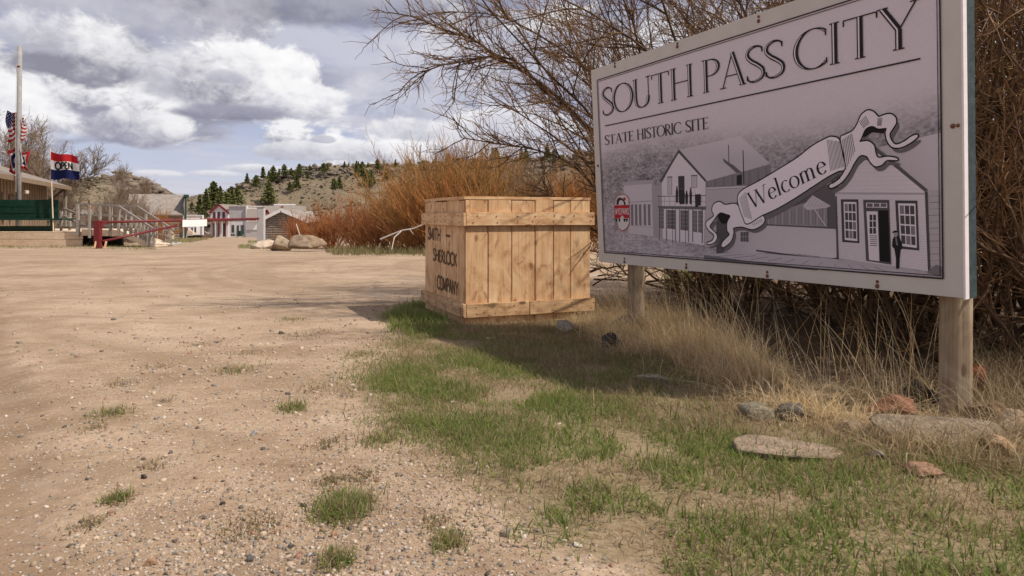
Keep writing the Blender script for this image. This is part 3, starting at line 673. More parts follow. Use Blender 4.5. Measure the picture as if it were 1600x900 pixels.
# store at the right
pa(z4([(690, 0), (900, 0), (908, 78), (800, 85)]), [.40, .48, .45, .44])
pa(z7([(880, 240), (1170, 172), (1176, 440), (1105, 440)]), [.42, .50, .46, .44])
pa(z7([(1100, 442), (1176, 440), (1180, 832), (1110, 822)]), .40)
for k in range(12): ln(z7([(1112 + (k % 3) * 4, 470 + k * 30), (1170, 466 + k * 30.5)]), .0022, .20 if k % 2 else .30)
pa(z7([(686, 760), (676, 455), (760, 350), (870, 250), (1102, 440), (1112, 822)]), [.54, .52, .48, .52, .58, .58])
for k in range(34):
    y = 462 + k * 9.6; ln(z7([(682, y - 2), (1106, y + 3 + k * 1.3)]), .0009, .40)
for k in range(9): ln(z7([(690 + k * 18, 440 - k * 20), (1092 - k * 25, 436 - k * 20)]), .0009, .42)
ln(z7([(676, 454), (1100, 456)]), .004, .34); ln(z7([(676, 459), (1100, 461)]), .0014, .22)
pa(z7([(868, 240), (862, 256), (1095, 448), (1112, 440)]), .14); pa(z7([(1097, 446), (1110, 446), (1124, 828), (1112, 822)]), .12)
pa(z7([(678, 470), (684, 468), (694, 765), (684, 765)]), .13)
def sash(o, i, nx, ny):
    pa(z7(o), .11); pa(z7(i), .60)
    a, b, c, d = [np.array(p, float) for p in i]
    for x in range(nx):
        for y in range(ny):
            q = []
            for (fx_, fy_) in ((x + .10, y + .08), (x + .92, y + .08), (x + .92, y + .93), (x + .10, y + .93)):
                s, t = .05 + .9 * fx_ / nx, .03 + .93 * fy_ / ny; q.append(tuple((a * (1 - s) + b * s) * (1 - t) + (d * (1 - s) + c * s) * t))
            pa(z7(q), .12 + .10 * ((x * 7 + y * 3) % 4 == 0))
sash([(703, 484), (785, 484), (790, 690), (710, 684)], [(716, 496), (776, 497), (781, 680), (722, 674)], 3, 4)
pa(z7([(808, 486), (930, 487), (940, 790), (822, 772)]), .13)
pa(z7([(822, 500), (920, 502), (921, 524), (823, 522)]), .58)
for k in range(3): pa(z7([(826 + k * 32, 503), (853 + k * 32, 503.5), (853 + k * 32, 520), (826 + k * 32, 519.5)]), .16)
pa(z7([(824, 540), (876, 541), (884, 774), (836, 768)]), .58)
for x in range(2):
    for y in range(3): pa(z7([(838 + x * 17, 556 + y * 31), (851 + x * 17, 556 + y * 31), (852 + x * 17, 583 + y * 31), (839 + x * 17, 583 + y * 31)]), .10)
for y in range(6): ln(z7([(840, 655 + y * 9), (874, 656 + y * 9)]), .0028, .16)
pa(z7([(880, 535), (926, 536), (935, 780), (887, 774)]), .045)
sash([(958, 489), (1062, 490), (1071, 724), (970, 714)], [(972, 503), (1053, 504), (1060, 712), (982, 702)], 3, 4)
pa(z7([(955, 655), (968, 652), (980, 664), (990, 690), (992, 712), (984, 722), (980, 760), (978, 806), (968, 812), (962, 806), (962, 760), (954, 715), (944, 705), (946, 672)]), .075)
pa(z7([(950, 640), (960, 634), (970, 640), (970, 654), (962, 663), (953, 656)]), .30); pa(z7([(944, 642), (972, 638), (970, 632), (958, 630), (950, 633)]), .07)
pa(z7([(958, 664), (966, 664), (972, 700), (964, 700)]), .2)
pa(z7([(1120, 815), (1150, 790), (1178, 800), (1180, 845), (1110, 830)]), .2)
# ribbon: printed shade, outline, face
main = [(222, 470), (245, 440), (320, 400), (420, 340), (500, 290), (570, 235), (640, 197), (668, 192), (695, 205), (708, 260), (722, 338), (690, 352), (640, 378), (560, 430), (480, 482), (400, 528), (330, 560), (266, 598), (246, 570), (225, 510)]
rfold = [(703, 200), (722, 183), (760, 163), (782, 130), (800, 90), (830, 68), (858, 76), (880, 98), (905, 90), (935, 85), (958, 100), (962, 125), (948, 150), (932, 178), (940, 208), (962, 228), (1000, 214), (1035, 190), (1060, 182), (1062, 192), (1030, 218), (985, 240), (945, 238), (922, 210), (914, 172), (918, 150), (880, 152), (850, 140), (818, 155), (800, 195), (792, 215), (830, 212), (858, 232), (866, 268), (880, 290), (920, 285), (960, 290), (968, 300), (920, 300), (895, 322), (865, 328), (842, 308), (826, 282), (795, 278), (768, 310), (740, 362), (705, 405), (660, 430), (652, 418), (690, 395), (722, 350), (724, 300)]
lfold = [(224, 520), (205, 505), (160, 510), (135, 496), (108, 508), (100, 535), (108, 562), (76, 588), (72, 608), (88, 632), (110, 652), (100, 678), (75, 690), (92, 694), (116, 680), (122, 652), (98, 625), (88, 610), (108, 580), (124, 558), (140, 545), (165, 552), (186, 562), (172, 592), (172, 630), (182, 650), (152, 682), (145, 704), (158, 706), (188, 680), (200, 640), (200, 618), (240, 612), (290, 624), (330, 606), (346, 582), (338, 562), (318, 560), (262, 600), (244, 572)]
main, rfold, lfold = [[tuple(p) for p in catmull(pl, 4, True)[:-1]] for pl in (main, rfold, lfold)]
for pl, off in ((main, (10, 26)), (rfold, (14, 24)), (lfold, (12, 18))):
    c = np.mean(pl, 0)
    for k, g in ((1.0, .17),): pa(z7([((x - c[0]) * k + c[0] + off[0], (y - c[1]) * k + c[1] + off[1]) for x, y in pl]), g)
def outl(pl, w=.011):
    q = [S(*p) for p in z7(pl)]; q.append(q[0])
    A.append((ribbon(q, [w] * len(q)), gr(.02)))
for pl in (lfold, rfold): outl(pl); pa(z7(pl), .62)
outl(main); pa(z7(main), .66)
for k in range(11): ln(z7([(640 + k * 6.4, 205 + k * .8), (656 + k * 6.2, 352 - k * 2)]), .0022, .05)
for k in range(7): ln(z7([(712 + k * 7, 205 - k * 5), (728 + k * 7, 345 - k * 14)]), .0022, .05)
for k in range(8): ln(z7([(228 + k * 4, 478 - k * 4), (252 + k * 5, 565 + k * 2)]), .0018, .10)
for k in range(6): ln(z7([(790 + k * 6, 118 - k * 5), (812 + k * 5, 150 - k * 4)]), .0022, .05)
for k in range(5): ln(z7([(878 + k * 5, 102), (876 + k * 4, 140)]), .0022, .05)
for k in range(5): ln(z7([(662 + k * 8, 392 - k * 6), (668 + k * 8, 412 - k * 6)]), .003, .05)
for k in range(6): ln(z7([(288 + k * 8, 596 - k * 4), (296 + k * 8, 608 - k * 4)]), .0022, .05)
pa(z7([(124, 560), (140, 548), (165, 553), (184, 563), (172, 592), (152, 600), (135, 585)]), .03); pa(z7([(800, 195), (818, 157), (850, 142), (880, 154), (912, 152), (905, 175), (850, 170), (820, 190)]), .03)
TOP = art_mesh('photo_print', A, M['photo'], .0008)
# badge
Bd = []
def bp(pts, c): Bd.append(([[S(940 + x / 7.5, 280 + y / 7.5) for x, y in pts]], c))
WHT, REDC, BLK = (.60, .56, .57), (.42, .015, .03), (.025, .02, .02)
sh = [(165, 300), (172, 235), (200, 198), (245, 183), (290, 190), (318, 225), (325, 300), (325, 520), (300, 570), (248, 600), (205, 568), (195, 500), (170, 460)]
c0 = np.mean(sh, 0); bp([((x - c0[0]) * 1.07 + c0[0], (y - c0[1]) * 1.05 + c0[1]) for x, y in sh], (.42, .10, .12)); bp(sh, WHT)
bp([(180, 300), (182, 240), (210, 212), (250, 222), (285, 270), (290, 300)], BLK); bp([(205, 300), (212, 255), (235, 243), (262, 262), (268, 300)], WHT)
bp([(262, 215), (285, 212), (290, 245), (270, 255), (258, 235)], REDC); bp([(222, 270), (250, 250), (262, 300), (215, 300)], (.55, .53, .53))
bp([(155, 305), (330, 300), (332, 455), (160, 460)], REDC)
for x in (180, 215, 275, 302): bp([(x - 16, 462), (x + 14, 460), (x + 6, 500), (x - 6, 500)], BLK)
bp([(222, 458), (272, 456), (248, 420)], WHT)
for s_, x0, w in (('WYO', 166, 66), ('PARKS', 238, 88)):
    Q, _, tw = text_quads(s_, sans=.16)
    for st in Q: Bd.append(([[S(940 + (x0 + p[0] * w / tw) / 7.5, 280 + (412 - p[1] * 70) / 7.5) for p in q] for q in st], WHT))
art_mesh('badge', Bd, M['print'], TOP)
# lettering
Lt, LI = [], []
def slabel(s, bl, br, tl, **kw):
    """fit text between two baseline points given in photo pixels; tl gives the cap height"""
    a, b, c = S(*bl), S(*br), S(*tl); Q, QI, w = text_quads(s, **kw); d = b - a; sx = np.linalg.norm(d) / w; e = d / np.linalg.norm(d); h = c - a; h = h - e * (h @ e)
    f = lambda p: a + e * p[0] * sx + h * p[1]
    own, ownI = TQ['own'], TQ['ownI']
    for ci in range(len(s)):
        me, top = strip_mesh('letter', [([[f(p) for p in q] for q in st], (.022, .018, .022)) for st, k in zip(Q, own) if k == ci], M['print'], SP, base=TOP); o = link('letter', me, sign)
        hi = [([[f(p) for p in q] for q in st], gr(.56)) for st, k in zip(QI, ownI) if k == ci and st]
        if hi: link('highlight', strip_mesh('highlight', hi, M['print'], SP, base=top)[0], o)['kind'] = 'stuff'
slabel('SOUTH', (942, 181), (1085, 149), (947, 138), inline=True, thick=.125, thin=.030)
slabel('PASS', (1098, 145.5), (1227, 117), (1104, 94), inline=True, thick=.125, thin=.030)
slabel('CITY', (1242, 113.5), (1440, 69), (1249, 52), inline=True, thick=.125, thin=.030)
slabel('STATE', (946, 226.5), (991, 219.3), (947, 212), thick=.12, thin=.04)
slabel('HISTORIC', (996, 218.6), (1065, 207.6), (997, 202.6), thick=.12, thin=.04)
slabel('SITE', (1072, 206.5), (1108, 200.8), (1073, 189), thick=.12, thin=.04)
slabel('Welcome', z7([(285, 530)])[0], z7([(645, 352)])[0], z7([(252, 464)])[0], thick=.105, thin=.03)
def sline(p, q, w):
    Lt.append((ribbon([S(*p), S(*q)], [w, w]), (.03, .024, .03)))
sline((946, 196.8), (1438.9, 91.6), .0060)
BL_ = []
for k, (m_, w) in enumerate(((0.0, .0055), (.010, .0028))):
    r = [(ul + m_, vb + m_), (ur - m_, vb + m_), (ur - m_, vt - m_), (ul + m_, vt - m_)]
    for i in range(4):
        BL_.append((ribbon([np.array(r[i]), np.array(r[(i + 1) % 4])], [w, w]), (.03, .024, .03)))
art_mesh('rule_line', Lt, M['print'], TOP)
art_mesh('border_line', BL_, M['print'], TOP)
def bolt(px, py, pair=None):
    for k, (dx, dy) in enumerate(((0, 0),) + ((pair,) if pair else ())):
        u, v = S(px + dx, py + dy); c = Vector(SP(u, v, 0)); r = .0085 if k == 0 else .0065
        mb = MB(); prof = [(1.0, .0), (1.0, .35), (.75, .75), (.3, .95)]; n = 10; q = []
        for (a, h) in prof: q += [c + Vector(SU) * (math.cos(2 * math.pi * i / n) * r * a) + Vector(SV) * (math.sin(2 * math.pi * i / n) * r * a) + Vector(SN) * (h * r * .8 + .0004) for i in range(n)]
        f = [(j * n + i, j * n + (i + 1) % n, (j + 1) * n + (i + 1) % n, (j + 1) * n + i) for j in range(len(prof) - 1) for i in range(n)] + [tuple(range((len(prof) - 1) * n, len(prof) * n))]
        mb.add(q, f).build('bolt', M['rust'], sign, smooth=True)
for a in ((961, 104, (0, -5)), (1058.5, 73, (0, -5)), (1185.5, 33, (0, -7)), (976, 409, (0, -5)), (1072.5, 418, (0, -5)), (1199, 431, (0, -6)), (1371, 447, (0, -7)), (934.5, 259, None), (1489, 197, (8, -1))): bolt(*a)

# ================================================================ THE CRATE
_cs = {}
def plank(name, c, zdir, ydir, L, w, t, mat, parent, bev=.003, label=None):
    """a board of length L along zdir, thickness t along ydir; boards of one size share a mesh"""
    key = (round(L, 3), round(w, 3), round(t, 3), mat.name, bev)
    if key not in _cs:
        o = MB().box(-w / 2, -t / 2, -L / 2, w / 2, t / 2, L / 2).build(name, mat, None, bevel=bev); _cs[key] = o.data; bpy.data.objects.remove(o)
    o = link(name, _cs[key], parent)
    z = Vector(zdir).normalized(); y = Vector(ydir); y = (y - z * y.dot(z)).normalized(); x = y.cross(z)
    o.matrix_basis = Matrix.Translation(Vector(c)) @ Matrix((x, y, z)).transposed().to_4x4()
    if label: o['label'] = label
    return o
cc = G(727, 507); cc.z -= .012
crate = thing('wooden_crate', 'big pale wooden shipping crate standing on grass beside the welcome board', 'crate', cc)
ca = math.atan2(.381, .9245)
CX = Vector((math.cos(ca), math.sin(ca), 0)); CY = Vector((-math.sin(ca), math.cos(ca), 0)); CZ = Vector((0, 0, 1))
CW, CD, CH = .94, 1.0, .86
rc = random.Random(4)
def cp(a, b, z): return cc + CX * a + CY * b + CZ * z
tb = .02
def side(org, along, out, width, nb, seed):
    """a face: nb upright boards, and the trim boards nailed across"""
    r = random.Random(seed); ws = [width / nb * (1 + r.uniform(-.18, .18)) for _ in range(nb)]; k = width / sum(ws); ws = [w * k for w in ws]; x = 0
    for w in ws:
        h = CH - .02 + r.uniform(-.006, .004)
        plank('plank', org + along * (x + w / 2) - out * (tb / 2 + r.uniform(0, .0025)) + CZ * (h / 2), (0, 0, 1), out, h, w - r.uniform(.002, .006), tb, M['crate'], crate); x += w
side(cp(0, 0, 0), CX, -CY, CW, 6, 12)
side(cp(tb, CD, 0) - CX * tb, -CY, -CX, CD - tb - .002, 7, 5)
side(cp(CW, tb, 0), CY, CX, CD - tb, 6, 8); side(cp(CW - tb, CD, 0), -CX, CY, CW - 2 * tb, 6, 9)
def trim(a, b, out, z, h, t=.022, mat='crate', tilt=0.0):
    L = (b - a).length; plank('trim_board', (a + b) / 2 + out * (t / 2 + .001) + CZ * (z + h / 2), (b - a) + CZ * tilt * L, out, L, h, t, M[mat], crate)
e = .024
trim(cp(0, 0, 0), cp(CW + e, 0, 0), -CY, .665, .092); trim(cp(0, -e - .001, 0), cp(0, CD + e, 0), -CX, .663, .090)
trim(cp(CW, 0, 0), cp(CW, CD, 0), CX, .665, .09); trim(cp(-e, CD, 0), cp(CW + e, CD, 0), CY, .665, .09)
trim(cp(0, 0, 0), cp(.455, 0, 0), -CY, .055, .092, .024, 'cratedark'); trim(cp(.458, 0, 0), cp(CW + e, 0, 0), -CY, .055, .092, .024, 'cratedark', .004)
trim(cp(0, -e - .002, 0), cp(0, .58, 0), -CX, .055, .092, .024, 'cratedark'); trim(cp(0, .583, 0), cp(0, CD + e, 0), -CX, .055, .090, .024, 'cratedark')
trim(cp(CW, 0, 0), cp(CW, CD, 0), CX, .055, .09); trim(cp(-e, CD, 0), cp(CW + e, CD, 0), CY, .055, .09)
x = 0.0
for i in range(6):
    w = CD / 6; plank('lid_board', cp(CW / 2 + rc.uniform(-.006, .006), x + w / 2, CH - .008 + rc.uniform(-.002, .003)), CX, CZ, CW + .016, w - .004, .022, M['crate'], crate); x += w
mb = MB()
for i in range(7):
    for z in (.692, .728, .082, .118):
        a = .06 + i * .146 + rc.uniform(-.02, .02); q = cp(a, 0, z + rc.uniform(-.006, .006)) - CY * .0235; mb.rod([q, q - CY * .0035], .0042, .0042, 6)
        q = cp(0, a, z + rc.uniform(-.006, .006)) - CX * .0235; mb.rod([q, q - CX * .0035], .0042, .0042, 6)
mb.build('nail', M['rust'], crate)['kind'] = 'stuff'
# letters burnt into the left face, read from the far edge to the near corner
def face_uv(px, py):
    r = ray(px, py); o = np.array(cp(0, 0, 0)); n = np.array(CX); t = ((o - EYE) @ n) / (r @ n); q = EYE + r * t - o
    return np.array((CD - q @ np.array(CY), q[2]))
def crate_place(u, v, h): return cp(0, CD - u, v) - CX * (h + .0012)
Cr = []
def clabel(s, bl, br, tl):
    a, b, c = face_uv(*bl), face_uv(*br), face_uv(*tl); Q, _, w = text_quads(s, sans=.20); d = b - a; sx = np.linalg.norm(d) / w; ee = d / np.linalg.norm(d); h = c - a; h = h - ee * (h @ ee)
    own = TQ['own']
    for ci in range(len(s)): link('letter', strip_mesh('letter', [([[a + ee * p[0] * sx + h * p[1] for p in q] for q in st], (.06, .033, .018)) for st, k in zip(Q, own) if k == ci], M['ink'], crate_place)[0], crate)
clabel('SMITH', (669, 373), (688.5, 377.5), (669, 355)); clabel('-', (694, 377), (705, 379), (694, 358))
clabel('SHERLOCK', (677, 406), (714, 416.5), (677, 388.5)); clabel('COMPANY', (683, 450), (716.5, 462.5), (683, 430.5))

# ================================================================ ROCKS
def rock_mesh(seed, sx, sy, sz, c, flat=.5, sub=4, var=.25, mat='stone', freq=1.6, wedge=0.0):
    r = np.random.default_rng(seed); bm = bmesh.new(); bmesh.ops.create_icosphere(bm, subdivisions=sub, radius=1)
    V = np.array([v.co for v in bm.verts]); Fc = np.array([[v.index for v in f.verts] for f in bm.faces]); bm.free()
    for _ in range(16):                                               # split planes
        n = r.normal(size=3); n /= np.linalg.norm(n); d = r.uniform(.42, .80); k = V @ n; V = V - np.outer(np.clip(k - d, 0, None) * .97, n)
    V /= np.abs(V).max(0)
    n1 = fbm(V[:, 0] * freq + V[:, 2] * 1.3 + seed, V[:, 1] * freq - V[:, 2], 4, seed); V = V * (1 + .09 * n1[:, None])
    V[:, 2] = np.sign(V[:, 2]) * np.abs(V[:, 2]) ** (1 + flat * .3)
    V[:, 2] *= 1 - wedge * V[:, 0]
    V = V * np.array((sx, sy, sz)) / 2
    n2 = fbm(V[:, 0] * 14 / max(sx, .1) + 3, (V[:, 1] + V[:, 2] * 2) * 14 / max(sx, .1), 4, seed + 4)
    C = np.clip(np.array(c)[None] * np.array((1.06, 1.0, .86)) * (1 + var * 2.2 * n2[:, None]) + .04 * n1[:, None], .01, .9)
    return raw_mesh('rock', V, [Fc], M[mat], col=C, smooth=False)
def rock(px, py, w, h, c, label, seed, depth=.7, rot=0., name='rock', cat='rock', d=None, sub=4, mat='stone', sink=.25, tilt=0.0, group=None, var=.25, wedge=0.0):
    g = G(px, py) if d is None else GX(px, d); k = g.y / F; sx, sz = w * k, h * k * 1.35
    o = link(name, rock_mesh(seed, sx, sx * depth, sz / (1 - sink), c, sub=sub, mat=mat, var=var, wedge=wedge))
    o.location = g + Vector((0, sx * depth * .35, sz * (.5 - sink) / (1 - sink) * .9)); o.rotation_euler = (tilt, 0, rot); tag(o, label, cat, group); return o
TAN, GRY, BLU, RED_, PNK = (.33, .255, .19), (.25, .22, .195), (.125, .112, .10), (.225, .115, .08), (.31, .245, .205)
rock(1192, 653, 66, 17, (.22, .205, .175), 'tan grey stone touching the blue grey stone in the dry grass', 3, .8, .2)
rock(1242, 657, 66, 22, BLU, 'rounded blue grey stone at the edge of the tall dry grass', 4, .7, -.2)
rock(1226, 716, 196, 11, PNK, 'wide flat pinkish slab lying in the grass below the board', 5, .62, -.06, sink=.5)
rock(1410, 645, 98, 32, RED_, 'reddish brown angular rock beside the front post', 6, .7, .3)
rock(1443, 618, 68, 26, (.055, .048, .042), 'nearly black rock behind the reddish brown rock', 7, .7)
rock(1480, 696, 225, 30, (.25, .205, .17), 'long grey brown slab in front of the right post', 8, .55, .02, sink=.45)
rock(1534, 605, 36, 34, (.24, .065, .04), 'brick red rock just right of the right post', 9, .8)
rock(1552, 652, 62, 28, (.20, .135, .095), 'small brown rock right of the post foot', 10, .8)
rock(1590, 672, 70, 34, TAN, 'tan rock at the right edge behind the long slab', 11, .8)
rock(1576, 712, 66, 32, (.34, .24, .165), 'tan rock half buried in dry grass at the right edge', 12, .8)
rock(1376, 720, 40, 14, (.18, .17, .165), 'small blue grey stone in grass before the long slab', 13, .7, .5)
rock(1456, 748, 66, 14, (.29, .18, .135), 'flat pinkish brown stone nearest the camera in the grass', 14, .8)
rock(993, 516, 76, 20, GRY, 'grey stone with an orange side below the left post', 15, .8)
rock(957, 546, 36, 20, (.06, .05, .045), 'dark stone sunk in dry grass near the crate', 16, .8)
rock(1028, 597, 76, 8, (.30, .26, .22), 'flat pale stone sunk in the dead grass', 17, .6, -.1, sink=.45)
rock(886, 520, 34, 14, (.33, .29, .26), 'small pale stone at the crate foot', 18, .7)
rock(1335, 672, 46, 14, (.30, .24, .19), 'small tan stone left of the long slab', 19, .8)
# boulders by the lane
rock(434, 394.5, 46, 19, (.36, .30, .25), 'smaller pale boulder left of the big boulder by the lane', 31, .9, .3, 'boulder', 'boulder', 25.2, 4, 'stonefar', .2)
rock(477, 395, 64, 21, (.30, .235, .19), 'big pointed tan boulder beside the lane', 37, .8, -.15, 'boulder', 'boulder', 24.0, 4, 'stonefar', .15, wedge=.42)
rock(408, 387, 40, 11, (.46, .39, .35), 'flat pale slab behind the boulders by the lane', 33, .9, .1, 'boulder', 'boulder', 29.0, 4, 'stonefar', .3)
rock(263, 377, 15, 12, (.40, .33, .25), 'tan boulder beside the pale path below the ramp', 34, .9, .1, 'boulder', 'boulder', 60.0, 3, 'stonefar', .3)
for (px, py, w, h, c, lb, sd) in ((233, 888, 22, 13, (.33, .21, .15), 'brown pebble on gravel near the bottom left', 51), (792, 836, 20, 18, (.36, .34, .33), 'pale grey pebble at the edge of the grass', 52),
        (903, 853, 20, 9, (.55, .52, .48), 'white pebble on gravel near the bottom', 53), (452, 856, 13, 12, (.10, .10, .105), 'rounded dark grey pebble on the gravel', 54),
        (345, 792, 12, 9, (.07, .07, .075), 'small black pebble on the gravel', 55), (224, 753, 11, 10, (.06, .055, .06), 'black pebble beside a bare patch of gravel', 56),
        (473, 793, 13, 9, (.16, .145, .13), 'brown grey pebble on the gravel', 57), (587, 753, 13, 9, (.30, .2, .15), 'reddish pebble beside a dry grass tuft', 58), (390, 878, 15, 15, (.14, .14, .15), 'angular grey pebble on gravel at the bottom', 59),
        (522, 840, 13, 13, (.38, .25, .17), 'orange tan pebble below the green tuft', 60), (395, 678, 14, 11, (.30, .30, .33), 'pale blue grey pebble on the open gravel', 61)):
    rock(px, py, w, h * .55, c, lb, sd, .8, sd, 'pebble', 'pebble', sink=.3, sub=3)

# ================================================================ GRAVEL
rg = np.random.default_rng(5)
def ico():
    bm = bmesh.new(); bmesh.ops.create_icosphere(bm, subdivisions=1, radius=1); V = np.array([v.co for v in bm.verts]); Fc = np.array([[v.index for v in f.verts] for f in bm.faces]); bm.free(); return V, Fc
IV, IF = ico()
def gravel(n):
    py = 372 + (930 - 372) * rg.random(n * 5) ** .9; px = rg.uniform(-30, 1630, n * 5)
    d = HC * F / (py - YH - SL * F); x = (px - 800) / F * d
    k = (d > .95) & (d < 14); x, d, px, py = x[k], d[k], px[k], py[k]
    band = np.exp(-(((px - 480 - (py - 700) * .3) / 330) ** 2)) * np.clip((py - 480) / 250, .12, 1) + .12
    clump = .45 + 1.3 * np.clip(fbm(x * 2.5, d * 2.5, 3, 31) + .25, 0, 1)
    v = veg_mask(V_GRASS, x, d, k=4)
    keep = rg.random(len(x)) < band * clump * (1 - .75 * v); x, d = x[keep][:n], d[keep][:n]; m = len(x)
    s = np.clip(.0021 * np.exp(rg.normal(0, .66, m)), .0011, .0105) * np.clip(d / 2.2, .8, 2.0)
    R = rg.normal(size=(m, 3, 3)); Q, _ = np.linalg.qr(R)
    V = IV[None] * (1 + rg.normal(0, .18, (m, 12, 1))) * np.stack([np.ones(m), rg.uniform(.6, 1, m), rg.uniform(.4, .8, m)], 1)[:, None]
    V = np.einsum('nij,nkj->nki', Q, V) * s[:, None, None] * np.array((1, 1, .75))
    V = V + np.stack([x, d, ground_z(x, d) + s * .12], 1)[:, None]
    pal = np.array([(.56, .49, .42), (.44, .355, .275), (.24, .20, .165), (.13, .108, .092), (.36, .265, .19), (.30, .17, .12), (.50, .39, .285), (.28, .245, .21)])
    C = pal[rg.choice(8, m, p=[.05, .19, .14, .08, .23, .06, .16, .09])] * rg.uniform(.8, 1.15, (m, 1))
    Fc = (IF[None] + 12 * np.arange(m)[:, None, None]).reshape(-1, 3)
    return raw_mesh('gravel', V.reshape(-1, 3), [Fc], M['pebble'], col=np.repeat(C, 12, 0))
tag(link('gravel', gravel(26000)), 'loose stone chips scattered over the dirt', None, None, 'stuff')

# ================================================================ GRASS
def blades(name, Pn, L, w, lean, curl, C, K=4, mat='blade', tipc=None):
    """Pn (n,3) roots; L lengths; lean (n,2) sideways drift of the tip per unit length; curl >0 bends over"""
    n = len(Pn); t = np.linspace(0, 1, K); az = rg.uniform(0, 2 * np.pi, n)
    up = np.sqrt(np.clip(1 - np.minimum((lean ** 2).sum(1), .95), .05, 1))
    pts = np.zeros((n, K, 3))
    for i, q in enumerate(t):
        pts[:, i, :2] = Pn[:, :2] + lean * (L * (q * (1 - curl) + curl * q ** 2.2))[:, None]
        pts[:, i, 2] = Pn[:, 2] + L * up * (q - .35 * curl * q ** 2.5)
    sd = np.stack([np.cos(az), np.sin(az), np.zeros(n)], 1)
    V = np.zeros((n, 2 * K - 1, 3))
    for i in range(K - 1):
        ww = (w * (1 - (t[i]) ** 1.6) * .5)[:, None]; V[:, 2 * i] = pts[:, i] - sd * ww; V[:, 2 * i + 1] = pts[:, i] + sd * ww
    V[:, -1] = pts[:, -1]; m = 2 * K - 1; base = (np.arange(n) * m)[:, None]
    q = np.array([(2 * i, 2 * i + 1, 2 * i + 3, 2 * i + 2) for i in range(K - 2)]); tr = np.array([(2 * K - 4, 2 * K - 3, 2 * K - 2)])
    Fq = (q[None] + base[:, :, None]).reshape(-1, 4); Ft = (tr[None] + base[:, :, None]).reshape(-1, 3)
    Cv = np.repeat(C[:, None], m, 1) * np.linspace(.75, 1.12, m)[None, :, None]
    return raw_mesh(name, V.reshape(-1, 3), [Fq, Ft], M[mat], col=Cv.reshape(-1, 3))
def roots(poly, n, jit=14, clump=0.0, cs=6, seed=1):
    """random ground points that project into a picture polygon, area-true on the ground"""
    xs, ys = np.array(poly).T; out = []
    corners = [np.array(G(px, max(py, 370))[:2]) for px, py in poly]; lo = np.min(corners, 0) - .3; hi = np.max(corners, 0) + .3; got = 0; tries = 0
    while got < n and tries < 60:
        tries += 1
        x = rg.uniform(lo[0], hi[0], n); y = rg.uniform(lo[1], hi[1], n); px, py = to_px(x, y); s = np.clip((py - 366) / 250, .1, 1.6)
        k = inside(poly, px + rg.normal(0, jit, n) * s, py + rg.normal(0, jit * .5, n) * s) & (y > .9)
        if clump: k &= rg.random(n) < np.clip(.5 + clump * 2.2 * fbm(x * cs, y * cs, 3, seed), .02, 1)
        out.append(np.stack([x[k], y[k]], 1)); got += k.sum()
    o = np.concatenate(out)[:n]; return np.concatenate([o, ground_z(o[:, 0], o[:, 1])[:, None]], 1)
GREENS = np.array([(.215, .27, .065), (.165, .235, .05), (.27, .31, .09), (.30, .28, .115), (.19, .25, .075)])
DRYS = np.array([(.42, .32, .19), (.55, .44, .29), (.34, .25, .14), (.48, .36, .20), (.26, .19, .11)])
GOLDS = np.array([(.78, .60, .34), (.82, .67, .43), (.70, .51, .27), (.84, .72, .51), (.58, .42, .22)])
def cols(pal, n, v=.15): return pal[rg.integers(0, len(pal), n)] * rg.uniform(1 - v, 1 + v, (n, 1))
def avoid_crate(R):
    q = R[:, :2] - np.array(cc[:2]); a = q @ np.array(CX[:2]); b = q @ np.array(CY[:2]); return R[~((a > -.03) & (a < CW + .03) & (b > -.03) & (b < CD + .03))]
def gset(R, lmin, lmax, w, spread, drift, curl, pal, name, K=4):
    n = len(R); L = rg.uniform(lmin, lmax, n) * np.clip(rg.normal(1, .2, n), .5, 1.5)
    lean = rg.normal(0, spread, (n, 2)) + np.array(drift); m = np.linalg.norm(lean, axis=1, keepdims=True); lean = lean * np.minimum(1, .93 / np.maximum(m, 1e-6))
    return blades(name, R, L, w * rg.uniform(.7, 1.3, n), lean, curl, cols(pal, n), K)
def patch(name, label, sets):
    for i, me in enumerate(sets): tag(link(name, me), label, None, None, 'stuff')
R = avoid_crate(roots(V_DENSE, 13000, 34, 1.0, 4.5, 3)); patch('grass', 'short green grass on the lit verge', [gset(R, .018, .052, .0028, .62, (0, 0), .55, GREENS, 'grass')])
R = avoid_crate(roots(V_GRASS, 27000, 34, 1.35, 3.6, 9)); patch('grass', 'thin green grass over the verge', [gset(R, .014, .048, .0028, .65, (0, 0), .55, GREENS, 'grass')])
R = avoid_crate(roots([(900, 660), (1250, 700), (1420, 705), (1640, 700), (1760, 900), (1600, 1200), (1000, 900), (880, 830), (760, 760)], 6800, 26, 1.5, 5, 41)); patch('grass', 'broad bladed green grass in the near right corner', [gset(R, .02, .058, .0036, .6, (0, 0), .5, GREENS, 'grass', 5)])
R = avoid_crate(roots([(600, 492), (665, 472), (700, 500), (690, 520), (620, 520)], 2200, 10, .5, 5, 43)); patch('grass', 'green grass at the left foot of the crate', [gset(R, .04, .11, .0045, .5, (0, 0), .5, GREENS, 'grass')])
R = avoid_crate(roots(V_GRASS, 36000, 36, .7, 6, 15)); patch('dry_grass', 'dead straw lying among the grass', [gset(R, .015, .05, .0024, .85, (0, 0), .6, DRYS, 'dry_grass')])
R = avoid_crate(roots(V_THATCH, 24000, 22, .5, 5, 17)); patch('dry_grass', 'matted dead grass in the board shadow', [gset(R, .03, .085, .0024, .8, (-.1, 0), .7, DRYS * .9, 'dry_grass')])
R = avoid_crate(roots(V_TALL, 16000, 16, .8, 4, 19)); patch('dry_grass', 'tall golden dead grass under the board', [gset(R, .06, .22, .0029, .8, (-.30, -.16), .95, GOLDS, 'dry_grass', 6)])
